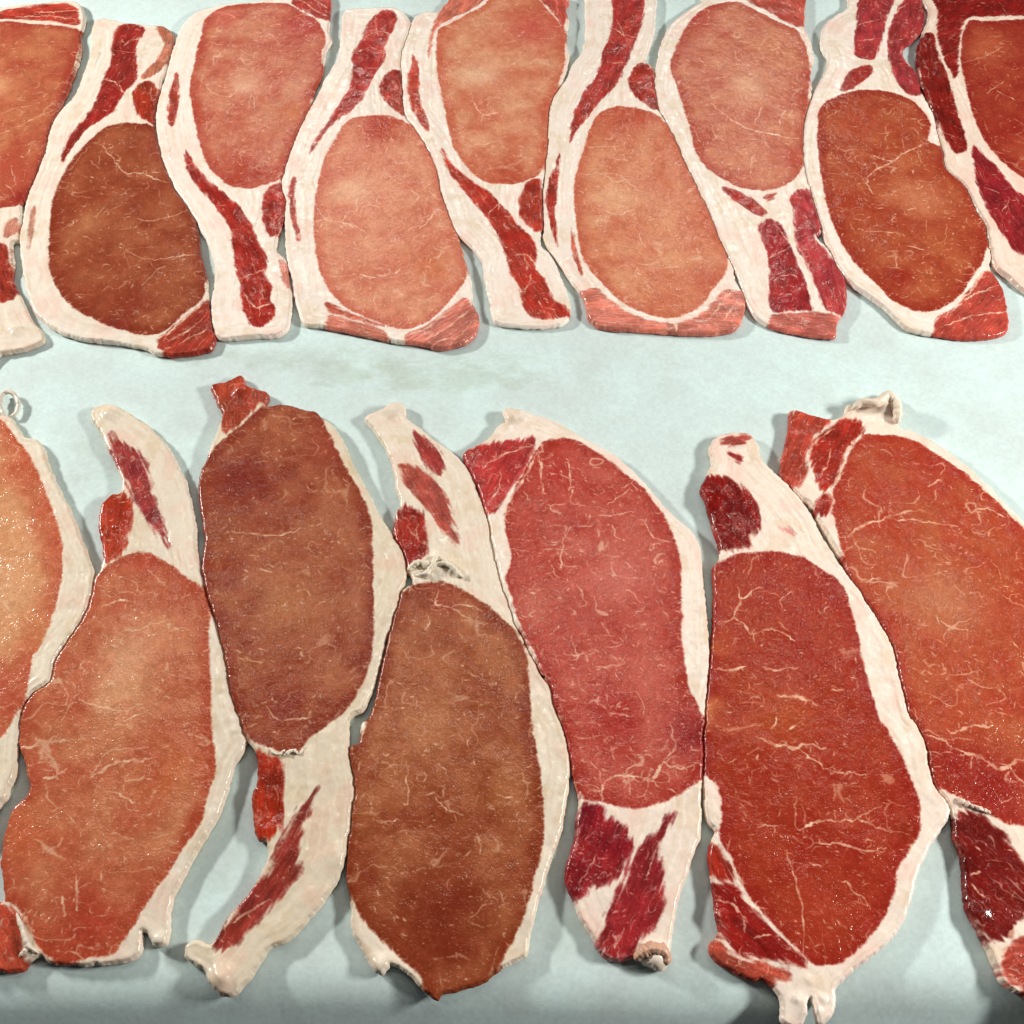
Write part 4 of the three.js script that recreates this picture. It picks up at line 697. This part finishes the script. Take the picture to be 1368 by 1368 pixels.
// the part of the slice where F < 0: top face, rounded side wall, underside
function meshOf(F, { x0, z0, nx, nz, S, H, B, cx, cz }) {
  const pos = [], nor = [], uv = [], idx = [], idOf = new Map(), wall = [];
  const at = (A, x, z) => {
    const fx = Math.min(nx - 1.001, Math.max(0, (x - x0) / G)), fz = Math.min(nz - 1.001, Math.max(0, (z - z0) / G)), i = Math.floor(fx), j = Math.floor(fz), u = fx - i, v = fz - j, k = j * nx + i;
    return (A[k] * (1 - u) + A[k + 1] * u) * (1 - v) + (A[k + nx] * (1 - u) + A[k + nx + 1] * u) * v;
  };
  const grad = (A, x, z, e) => [(at(A, x + e, z) - at(A, x - e, z)) / (2 * e), (at(A, x, z + e) - at(A, x, z - e)) / (2 * e)];
  const W = nx * G, D = nz * G;
  const push = (x, y, z, nxv, ny, nzv, ux, uz) => {
    const l = Math.hypot(nxv, ny, nzv) || 1;
    pos.push((x - cx) / 1000, y / 1000, (z - cz) / 1000); nor.push(nxv / l, ny / l, nzv / l); uv.push((ux - x0 + G / 2) / W, (uz - z0 + G / 2) / D);
    return pos.length / 3 - 1;
  };
  const topAt = (x, z) => { const [a, b] = grad(H, x, z, 0.5); return push(x, at(H, x, z), z, -a, 1, -b, x, z); };
  const vert = (k) => { if (!idOf.has(k)) idOf.set(k, topAt(x0 + (k % nx) * G, z0 + Math.floor(k / nx) * G)); return idOf.get(k); };
  const cut = (a, b) => {
    const key = a < b ? a * 4194304 + b : b * 4194304 + a;
    if (!idOf.has(key + 1e15)) {
      const t = F[a] / (F[a] - F[b]), ax = a % nx, az = Math.floor(a / nx), bx = b % nx, bz = Math.floor(b / nx);
      idOf.set(key + 1e15, topAt(x0 + (ax + (bx - ax) * t) * G, z0 + (az + (bz - az) * t) * G));
    }
    return idOf.get(key + 1e15);
  };
  const tri = (a, b, c) => {                                // counter-clockwise seen from above
    const ins = [F[a] < 0, F[b] < 0, F[c] < 0], n = ins.filter(Boolean).length;
    if (n === 3) idx.push(vert(a), vert(b), vert(c));
    else if (n) {
      let v = [a, b, c];
      while (!(n === 1 ? F[v[0]] < 0 : F[v[2]] >= 0)) v = [v[1], v[2], v[0]];
      if (n === 1) { const p = cut(v[0], v[1]), q = cut(v[0], v[2]); idx.push(vert(v[0]), p, q); wall.push([p, q]); }
      else { const p = cut(v[1], v[2]), q = cut(v[0], v[2]); idx.push(vert(v[0]), vert(v[1]), p, vert(v[0]), p, q); wall.push([p, q]); }
    }
  };
  for (let j = 0; j < nz - 1; j++) for (let i = 0; i < nx - 1; i++) {
    const a = j * nx + i, b = a + 1, c = a + nx, e = c + 1;
    if (F[a] >= 0 && F[b] >= 0 && F[c] >= 0 && F[e] >= 0) continue;
    if ((i + j) & 1) { tri(a, c, e); tri(a, e, b); } else { tri(a, c, b); tri(b, c, e); }
  }
  if (!idx.length) return null;
  // underside: the same triangles, turned over, a hair above the paper
  const tops = pos.length / 3, topIdx = idx.length;
  for (let v = 0; v < tops; v++) {
    const x = pos[v * 3] * 1000 + cx, z = pos[v * 3 + 2] * 1000 + cz;
    push(x, at(B, x, z) + 0.05, z, 0, -1, 0, x, z);
  }
  for (let t = 0; t < topIdx; t += 3) idx.push(idx[t] + tops, idx[t + 2] + tops, idx[t + 1] + tops);
  // side wall: bulges a little outside, tucks in at the paper
  const cols = new Map();
  const column = (v) => {
    if (cols.has(v)) return cols.get(v);
    const x = pos[v * 3] * 1000 + cx, z = pos[v * 3 + 2] * 1000 + cz, y = pos[v * 3 + 1] * 1000, lift = at(B, x, z), s = at(S, x, z);
    const [gx, gz] = grad(s > -0.3 ? S : F, x, z, 0.9), l = Math.hypot(gx, gz) || 1, ox = gx / l, oz = gz / l;
    const outer = s > -0.3, ids = [v], n0 = [nor[v * 3], nor[v * 3 + 1], nor[v * 3 + 2]];
    const ring = outer ? [[0.22, 0.72, 0.5], [0.28, 0.45, 0.05], [0.15, 0.2, -0.35], [-0.3, 0, -0.8]] : [[0, 0.5, 0], [0, 0, 0]];
    for (const [off, f, ny] of ring) ids.push(push(x + ox * off, lift + 0.05 + (y - lift - 0.05) * f, z + oz * off, ox, ny, oz, x - ox * 0.5, z - oz * 0.5));
    cols.set(v, ids);
    return ids;
  };
  for (const [p, q] of wall) {
    const A = column(p), C = column(q), n = Math.min(A.length, C.length);
    for (let r = 0; r < n - 1; r++) idx.push(A[r], A[r + 1], C[r], C[r], A[r + 1], C[r + 1]);
  }
  const g = new THREE.BufferGeometry();
  g.setAttribute('position', new THREE.Float32BufferAttribute(pos, 3)); g.setAttribute('normal', new THREE.Float32BufferAttribute(nor, 3)); g.setAttribute('uv', new THREE.Float32BufferAttribute(uv, 2)); g.setIndex(idx);
  g.userData.tops = tops;
  return g;
}

function separate(g) {                                      // the connected pieces of a mesh, as meshes
  const ix = g.index.array, n = g.attributes.position.count, up = new Int32Array(n).map((_, i) => i), P = g.attributes.position.array, under = g.userData.tops;
  const find = (a) => { while (up[a] !== a) { up[a] = up[up[a]]; a = up[a]; } return a; };
  for (let t = 0; t < ix.length; t += 3) { up[find(ix[t])] = find(ix[t + 1]); up[find(ix[t + 1])] = find(ix[t + 2]); }
  for (let v = 0; v < under; v++) up[find(v + under)] = find(v);
  const of = new Map();
  for (let t = 0; t < ix.length; t += 3) { const k = find(ix[t]); if (!of.has(k)) of.set(k, []); of.get(k).push(ix[t], ix[t + 1], ix[t + 2]); }
  const all = [...of.values()].sort((a, b) => b.length - a.length), big = all.filter((a, i) => !i || a.length > 500), out = big.map((a) => a.slice());
  for (const crumb of all.slice(big.length)) {
    const x = P[crumb[0] * 3], z = P[crumb[0] * 3 + 2];
    let best = 0, bd = 1e9;
    big.forEach((a, i) => { for (let k = 0; k < a.length; k += 9) { const d = (P[a[k] * 3] - x) ** 2 + (P[a[k] * 3 + 2] - z) ** 2; if (d < bd) { bd = d; best = i; } } });
    if (bd < 9e-6) for (const v of crumb) out[best].push(v);
  }
  return out.map((list) => {
    const to = new Map(), h = new THREE.BufferGeometry(), index = list.map((v) => { if (!to.has(v)) to.set(v, to.size); return to.get(v); });
    for (const [name, size] of [['position', 3], ['normal', 3], ['uv', 2]]) {
      const a = new Float32Array(to.size * size), src = g.attributes[name].array;
      for (const [v, k] of to) for (let c = 0; c < size; c++) a[k * size + c] = src[v * size + c];
      h.setAttribute(name, new THREE.BufferAttribute(a, size));
    }
    h.setIndex(index);
    return h;
  });
}

// what the meat and the fat are coloured like, and their fine relief
function paintSlice(d, index, { x0, z0, nx, nz, S, leans, TW, TH }) {
  const W = nx * G, D = nz * G, sx = W / TW, sz = D / TH, M = TW * TH;
  const col = new Uint8Array(M * 4), rel = new Uint8Array(M * 4), V = new Float32Array(M);
  const X = (i) => x0 - G / 2 + (i + 0.5) * sx, Z = (j) => z0 - G / 2 + (j + 0.5) * sz;
  const at = (A, x, z) => {
    const fx = Math.min(nx - 1.001, Math.max(0, (x - x0) / G)), fz = Math.min(nz - 1.001, Math.max(0, (z - z0) / G)), i = Math.floor(fx), j = Math.floor(fz), u = fx - i, v = fz - j, k = j * nx + i;
    return (A[k] * (1 - u) + A[k + 1] * u) * (1 - v) + (A[k + nx] * (1 - u) + A[k + nx + 1] * u) * v;
  };
  const dab = (x, z, r, a) => {                             // one soft touch of fat in the marbling
    const i0 = Math.max(0, Math.floor((x - r - 0.4 - x0) / sx)), i1 = Math.min(TW - 1, Math.ceil((x + r + 0.4 - x0) / sx) + 1), j0 = Math.max(0, Math.floor((z - r - 0.4 - z0) / sz)), j1 = Math.min(TH - 1, Math.ceil((z + r + 0.4 - z0) / sz) + 1);
    for (let j = j0; j <= j1; j++) for (let i = i0; i <= i1; i++) {
      const q = Math.hypot(X(i) - x, Z(j) - z), v = a * sstep(r + 0.3, r - 0.26, q), k = j * TW + i;
      if (v > V[k]) V[k] = v;
    }
  };
  const line = (p, w, a) => {                               // a traced vein
    const q = spline(p, false, 8), tw = rnd() * 100;
    for (let i = 0; i + 3 < q.length; i += 2) {
      const n = Math.max(1, Math.ceil(Math.hypot(q[i + 2] - q[i], q[i + 3] - q[i + 1]) / 0.15));
      for (let k = 0; k < n; k++) {
        const t = k / n, x = q[i] + (q[i + 2] - q[i]) * t, z = q[i + 1] + (q[i + 3] - q[i + 1]) * t, f = (i / 2 + t) / (q.length / 2 - 1), s = Math.max(0.25, 0.75 + 0.5 * noise(x * 0.4 + tw, z * 0.4) + 0.4 * noise(x * 1.6, z * 1.6 + tw)) * (0.35 + 0.65 * Math.min(1, 5 * f, 5 * (1 - f)));
        dab(x + 0.9 * noise(x * 0.3 + tw, z * 0.3) + 0.4 * noise(x * 0.9 + tw, z * 0.9), z + 0.9 * noise(x * 0.3, z * 0.3 + tw) + 0.4 * noise(x * 0.9, z * 0.9 + tw), Math.max(0.2, w * 0.62 * s), a * (0.8 + 0.3 * noise(x * 0.4, z * 0.4 + tw)));
        if (rnd() < 0.02) wisp(x, z, (rnd() - 0.5) * 6, 1.5 + rnd() * 4, w * 0.26, a * 0.8, 0);
      }
    }
  };
  const wisp = (x, z, dir, len, w, a, level) => {
    let turn = 0;
    for (let s = 0; s < len; s += 0.16) {
      turn = turn * 0.6 + (rnd() - 0.5) * 0.7; dir += turn * (level > 1 ? 0.05 : 0.34);
      x += Math.cos(dir) * 0.16; z += Math.sin(dir) * 0.16;
      const fade = Math.sin(Math.PI * Math.min(1, (s + 0.3) / len));
      dab(x, z, w * (0.35 + 0.65 * fade), a * (0.45 + 0.55 * fade));
      if (level < 2 && rnd() < 0.018) wisp(x, z, dir + (rnd() < 0.5 ? -1 : 1) * (0.6 + rnd() * 0.6), len * (0.25 + 0.3 * rnd()), w * 0.75, a * 0.8, level + 1);
    }
  };
  for (const v of d.veins) line(v.p, v.w * 1.15, 1);
  d.lean.forEach((l, q) => {                               // threads of fat running from the border into the meat
    if (l.name !== 'loin') return;
    const p = l.poly;
    for (let i = 0; i < p.length - 2; i += 2) {
      const ex = p[i + 2] - p[i], ez = p[i + 3] - p[i + 1], n = Math.hypot(ex, ez) * 0.22;
      for (let k = 0; k < n; k++) {
        if (rnd() > n - k) break;
        const f = rnd(), x = p[i] + ex * f, z = p[i + 1] + ez * f, g = noise(x * 0.08 + 5, z * 0.08 + index);
        if (g < -0.15 || x < x0 || z < z0) continue;
        let dir = Math.atan2(ez, ex) + Math.PI / 2;
        if (sdPoly(p, x + Math.cos(dir), z + Math.sin(dir)) > 0) dir += Math.PI;
        wisp(x - 0.5 * Math.cos(dir), z - 0.5 * Math.sin(dir), dir + (rnd() - 0.5) * 1.2, 1.5 + 5 * rnd() * rnd(), 0.2 + 0.3 * rnd(), 0.35 + 0.45 * rnd(), 1);
      }
    }
  });
  d.lean.forEach((l, q) => {
    const big = l.name === 'loin', b = l.box, area = (b[2] - b[0]) * (b[3] - b[1]);
    const inside = (x, z) => at(leans[q], x, z) < -0.8 && at(S, x, z) < -1;
    const many = area * (big ? 0.022 : 0.012) * d.wisp;
    for (let i = 0; i < many; i++) {
      const x = b[0] + rnd() * (b[2] - b[0]), z = b[1] + rnd() * (b[3] - b[1]);
      if (x < x0 || z < z0 || !inside(x, z)) continue;
      const keep = noise(x * 0.06 + index * 3, z * 0.06);
      if (keep < -0.35) continue;
      const dir = d.ang + (rnd() - 0.5) * 1.1 + (rnd() < 0.22 ? 1.4 : 0), flip = rnd() < 0.5 ? 0 : Math.PI;
      wisp(x, z, dir + flip, 1.5 + 7 * rnd() * rnd(), 0.2 + 0.36 * rnd() * rnd(), 0.4 + 0.55 * rnd(), rnd() < 0.3 ? 0 : 1);
    }
    const flecks = area * (d.row === 'lower' ? 0.2 : 0.15) * d.wisp;
    for (let i = 0; i < flecks; i++) {
      const x = b[0] + rnd() * (b[2] - b[0]), z = b[1] + rnd() * (b[3] - b[1]);
      if (x < x0 || z < z0 || !inside(x, z)) continue;
      wisp(x, z, d.ang + 0.5 * noise(x * 0.05, z * 0.05 + 30) + (rnd() - 0.5) * 1.0 + (rnd() < 0.2 ? 1.3 : 0), 0.2 + 1.3 * rnd() * rnd(), 0.18 + 0.3 * rnd() * rnd(), 0.1 + 0.85 * rnd() * rnd(), 2);
    }
  });
  const fat = rgb(d.fat), center = rgb(d.center), rim = rgb(d.rim), own = d.lean.map((l) => l.color && rgb(l.color)), tones = d.tones.map((t) => ({ ...t, c: rgb(t.c) }));
  const lay = d.lean.map((l) => {                           // which way a piece of lean runs
    let mx = 0, mz = 0, a = 0, b = 0, e = 0; const n = l.poly.length / 2;
    for (let i = 0; i < n; i++) { mx += l.poly[2 * i] / n; mz += l.poly[2 * i + 1] / n; }
    for (let i = 0; i < n; i++) { const u = l.poly[2 * i] - mx, v = l.poly[2 * i + 1] - mz; a += u * u; b += v * v; e += u * v; }
    return 0.5 * Math.atan2(2 * e, a - b);
  });
  const pink = [fat[0] * 1.0, fat[1] * 0.86, fat[2] * 0.84], tan = [fat[0] * 0.9, fat[1] * 0.83, fat[2] * 0.72], pale = [Math.min(1, fat[0] * 1.06), Math.min(1, fat[1] * 1.07), Math.min(1, fat[2] * 1.08)];
  const c = [0, 0, 0], m = [0, 0, 0];
  for (let j = 0; j < TH; j++) for (let i = 0; i < TW; i++) {
    const x = X(i), z = Z(j), k = j * TW + i, o = k * 4, s = at(S, x, z);
    if (s > 1.6) { col[o] = fat[0] * 255; col[o + 1] = fat[1] * 255; col[o + 2] = fat[2] * 255; col[o + 3] = 255; rel[o] = 128; rel[o + 1] = 110; rel[o + 3] = 255; continue; }
    const n1 = noise(x * 0.09 + index * 5, z * 0.09), n2 = noise(x * 0.32, z * 0.32 + index), n3 = noise(x * 1.1 + 40, z * 1.1), n4 = noise(x * 2.6, z * 2.6 + 70), n5 = PERM[(Math.imul(i, 7919) + Math.imul(j, 104729) + ((i * j) >> 3)) & 65535];
    c[0] = fat[0]; c[1] = fat[1]; c[2] = fat[2];
    mix3(c, pink, 0.4 * sstep(0.05, 0.9, n1 + 0.35 * n2));
    mix3(c, tan, 0.35 * sstep(0.2, 0.95, -n1 + 0.4 * n2));
    const layer = noise(s * 0.75 + 0.5 * n2 + 17, (x + z) * 0.035 + index * 9);      // membranes run along the edge
    mix3(c, tan, 0.22 * sstep(0.3, 0.8, layer)); mix3(c, pale, 0.4 * sstep(0.2, 0.8, -layer));
    const kf = 1 + 0.015 * n3 + 0.01 * n4 + 0.006 * n5;
    c[0] *= kf; c[1] *= kf; c[2] *= kf;
    let relief = 0.5 + 0.05 * n3 + 0.02 * n4 + 0.09 * layer + 0.2 * n2, rough = 0.22 + 0.05 * n2, leanness = 0;
    for (let q = 0; q < leans.length; q++) {
      const L = at(leans[q], x, z);
      if (L > 3) continue;
      const streak = own[q] && L > -4 ? noise((x * Math.cos(lay[q]) + z * Math.sin(lay[q])) * 0.16 + q * 9, (z * Math.cos(lay[q]) - x * Math.sin(lay[q])) * 0.8) : 0;
      const hw = own[q] ? (d.row === 'lower' ? 1.3 : 0.9) : 0.75, w = sstep(hw, -hw, L + 0.3 * n3 + 0.12 * n4 + streak * 0.9 * (d.row === 'lower' ? 1.6 : 0.7));
      if (w <= 0) continue;
      const strand = noise((x * Math.cos(d.ang) + z * Math.sin(d.ang)) * 0.55 + 3, (z * Math.cos(d.ang) - x * Math.sin(d.ang)) * 1.9);
      if (own[q]) { m[0] = own[q][0]; m[1] = own[q][1]; m[2] = own[q][2]; mix3(m, rim, 0.18 + 0.18 * n1); mix3(m, fat, 0.10 * sstep(-1.6, 0, L + n2)); }
      else {
        m[0] = rim[0]; m[1] = rim[1]; m[2] = rim[2];
        mix3(m, center, sstep(-1.5, 17, -L + 4.0 * n1 + 1.0 * n2));
        for (const t of tones) { const g = Math.exp(-((x - t.x + 5 * n1) ** 2 + (z - t.z + 5 * noise(x * 0.09, z * 0.09 + 60)) ** 2) / (t.r * t.r * 1.3)); if (g > 0.02) mix3(m, t.c, 0.88 * g); }
      }
      const grain = noise((x * Math.cos(d.ang + n1) + z * Math.sin(d.ang + n1)) * 0.42 + 60, (z * Math.cos(d.ang + n1) - x * Math.sin(d.ang + n1)) * 0.8);
      const km = 1 + 0.03 * n2 + 0.012 * strand + 0.03 * n3 + 0.025 * n4 + 0.012 * n5 + 0.035 * grain;
      m[0] *= km; m[1] *= km * 0.982; m[2] *= km * 0.99;
      mix3(m, fat, 0.06 * sstep(0.15, 0.9, 0.6 * grain + 0.5 * n3 + 0.35 * n4));
      if (own[q]) {                                          // fibres and threads of fat along the small muscles
        const u = x * Math.cos(lay[q]) + z * Math.sin(lay[q]), v = z * Math.cos(lay[q]) - x * Math.sin(lay[q]);
        const fibre = noise(u * 0.14 + q * 5, v * 1.5 + 0.8 * n2), thread = noise(u * 0.09 + 40 + index, v * 0.62 + 0.9 * n2);
        const kk = 1 + 0.13 * fibre + 0.14 * noise(u * 0.12 + 70, v * 0.2);
        m[0] *= kk; m[1] *= kk; m[2] *= kk;
        mix3(m, fat, 0.42 * sstep(0.09, 0.0, Math.abs(thread - 0.12)) * sstep(-0.2, 0.5, n1 + n2 * 0.6 + 0.25));
        mix3(m, fat, 0.3 * sstep(0.25, 0.9, streak) * sstep(-4, -0.5, L));
      }
      if (!own[q]) {                                         // a soft web of fat between the bundles
        const wx = x + 2.2 * n1 + 1.0 * n2, wz = z + 2.2 * noise(x * 0.1 + 9, z * 0.1) + 1.0 * noise(x * 0.3, z * 0.3 + 5);
        const a = noise(wx * 0.085 + index * 11, wz * 0.13), b = noise(wx * 0.2 + 33, wz * 0.27 + index * 6);
        const web = 0.74 * sstep(0.085, 0.0, Math.abs(a)) * sstep(-0.1, 0.5, noise(x * 0.13 + 21, z * 0.13) + 0.4 * n3) + 0.16 * sstep(0.16, 0.0, Math.abs(b)) * sstep(0.0, 0.6, noise(x * 0.17, z * 0.17 + 55) + 0.4 * n3);
        if (web * d.wisp * 0.8 > V[k]) V[k] = Math.min(0.75, web * d.wisp * 0.8);
      }
      if (V[k] > 0) { const e = 0.95 * V[k], p = 0.5 + 0.4 * V[k]; mix3(m, [(1 - p) * m[0] + p * fat[0], (1 - p) * m[1] + p * fat[1] * 0.9, (1 - p) * m[2] + p * fat[2] * 0.83], e); }
      mix3(c, m, w);
      const damp = own[q] ? 0.55 : 1, r2 = 0.36 * (1 - damp) + damp * (0.36 + 0.12 * n3 + 0.14 * n4 + 0.08 * n5 + 0.06 * strand + 0.12 * V[k] + 0.45 * sstep(0.5, 0.85, noise(x * 1.7 + 31, z * 1.7 + 8)) * sstep(-0.2, 0.5, n1 + 0.3 * n2));
      relief += (r2 - relief) * w; rough += (0.19 + 0.05 * n2 + 0.03 * n3 - rough) * w; leanness = Math.max(leanness, w);
    }
    col[o] = 255 * Math.min(1, Math.max(0, c[0])); col[o + 1] = 255 * Math.min(1, Math.max(0, c[1])); col[o + 2] = 255 * Math.min(1, Math.max(0, c[2])); col[o + 3] = 255;
    rel[o] = 255 * Math.min(1, Math.max(0, relief)); rel[o + 1] = 255 * Math.min(1, Math.max(0.08, rough)); rel[o + 2] = 0; rel[o + 3] = 255;
  }
  return { map: tex(col, TW, TH, true), relief: tex(rel, TW, TH) };
}

const built = {};
SLICES.forEach((d, i) => { built[d.id] = buildSlice(d, i); });

// torn threads and curls of fat, joined to the slices they hang from: [x, z, height of the middle, radius] in millimetres
function thread(id, name, list, color, lump = 0.25) {
  const b = built[id], n = list.length, curve = new THREE.CatmullRomCurve3(list.map(([x, z, y]) => new THREE.Vector3((x - b.cx) / 1000, y / 1000, (z - b.cz) / 1000)));
  const seg = n * 10, g = new THREE.TubeGeometry(curve, seg, 0.001, 12), P = g.attributes.position, c = new THREE.Vector3();
  for (let i = 0; i <= seg; i++) {
    const f = (i / seg) * (n - 1), k = Math.min(n - 2, Math.floor(f)), r0 = list[k][3], r1 = list[k + 1][3];
    const end = Math.sqrt(Math.min(1, Math.min(i, seg - i) / 4 + 0.02));
    curve.getPointAt(i / seg, c);
    for (let a = 0; a <= 12; a++) {
      const v = i * 13 + a, ang = ((a % 12) / 12) * 6.2832, r = (r0 + (r1 - r0) * (f - k)) * end * (1 + lump * noise(i * 0.35 + list[0][0], Math.cos(ang) * 1.5 + 5) + 0.5 * lump * noise(i * 0.9, Math.sin(ang) * 2 + list[0][1]));
      P.setXYZ(v, c.x + (P.getX(v) - c.x) * r, c.y + (P.getY(v) - c.y) * r, c.z + (P.getZ(v) - c.z) * r);
    }
  }
  g.computeVertexNormals();
  const m = new THREE.Mesh(g, new THREE.MeshPhysicalMaterial({ color, roughness: 0.38, ior: 1.42 }));
  m.name = name; m.castShadow = m.receiveShadow = true; b.root.add(m);
}
const T_ = (x, z, y, r) => [x, z, y, r];
thread('L1', 'fat_loop', [T_(-288.3, -60.1, 3.5, 1.2), T_(-293.4, -69, 3.5, 1.3), T_(-292.9, -77.5, 3.2, 1.2), T_(-288, -77, 3.0, 1.5), T_(-283.3, -70.1, 2.6, 1.4), T_(-283.5, -63.3, 2.2, 1.2), T_(-286.4, -61.2, 2.4, 0.9)], 0xdcd3c3, 0.3);
thread('L4', 'torn_fat', [T_(-54.6, 37.6, 4.5, 1.2), T_(-48.9, 33.6, 5.5, 1.6), T_(-42.5, 35.4, 6, 1.8), T_(-36.3, 34.1, 5.8, 1.6), T_(-29.1, 37.2, 5.2, 1.4)], 0xe2d8c2, 0.5);
thread('L4', 'torn_fat', [T_(-50.2, 40.7, 4.5, 1.3), T_(-43.9, 39.8, 6, 1.5), T_(-38.8, 30.1, 6, 1.0), T_(-33.1, 34.5, 5.6, 1.5), T_(-25.1, 42.4, 5, 1.6)], 0xe6dcc8, 0.5);
thread('L7', 'fat_curl', [T_(193, -63.3, 6, 1.6), T_(198.7, -66.9, 8.5, 2.4), T_(206.2, -65.3, 10, 2.9), T_(213.9, -70.1, 10, 2.9), T_(217.7, -64.8, 8.5, 2.8), T_(217, -53.9, 6, 2.4)], 0xe8d6c2, 0.16);
thread('L5', 'tail_curl', [T_(52.9, 225.7, 4.5, 1.6), T_(57, 222.7, 6, 2.6), T_(62.3, 221.5, 7, 3.0), T_(66.1, 223.3, 6.4, 2.8), T_(66.4, 228.1, 4.5, 2.2)], 0xcfa288, 0.2);
thread('L2', 'sinew', [T_(-218.6, 206.6, 5, 0.8), T_(-214.5, 212.9, 5.6, 0.9), T_(-210.2, 219.9, 5.2, 1.0), T_(-204.9, 223.3, 4.6, 0.8)], 0xe4d6c4, 0.4);
thread('L2', 'sinew', [T_(-213.8, 224.5, 4, 0.6), T_(-210.7, 220.9, 5, 0.8), T_(-213.6, 216.6, 5, 0.5)], 0xe4d6c4, 0.5);
thread('L3', 'sinew', [T_(-115.8, 132.2, 5.0, 0.4), T_(-111.1, 135.5, 5.4, 0.6), T_(-107.8, 133.3, 5.2, 0.5)], 0xe6dac6, 0.8);
thread('L3', 'sinew', [T_(-108.5, 136.2, 5.0, 0.5), T_(-104.1, 133.7, 5.6, 0.8), T_(-101.1, 135.1, 5.3, 0.6), T_(-98.6, 131.5, 5.2, 0.4)], 0xe6dac6, 0.9);
thread('L7', 'sinew', [T_(206.4, 156.2, 5, 0.9), T_(210.4, 159, 6, 1.2), T_(215.2, 161, 6, 1.2), T_(221, 163.1, 5.4, 0.9)], 0xe6cdbc, 0.6);

renderer.render(scene, camera);
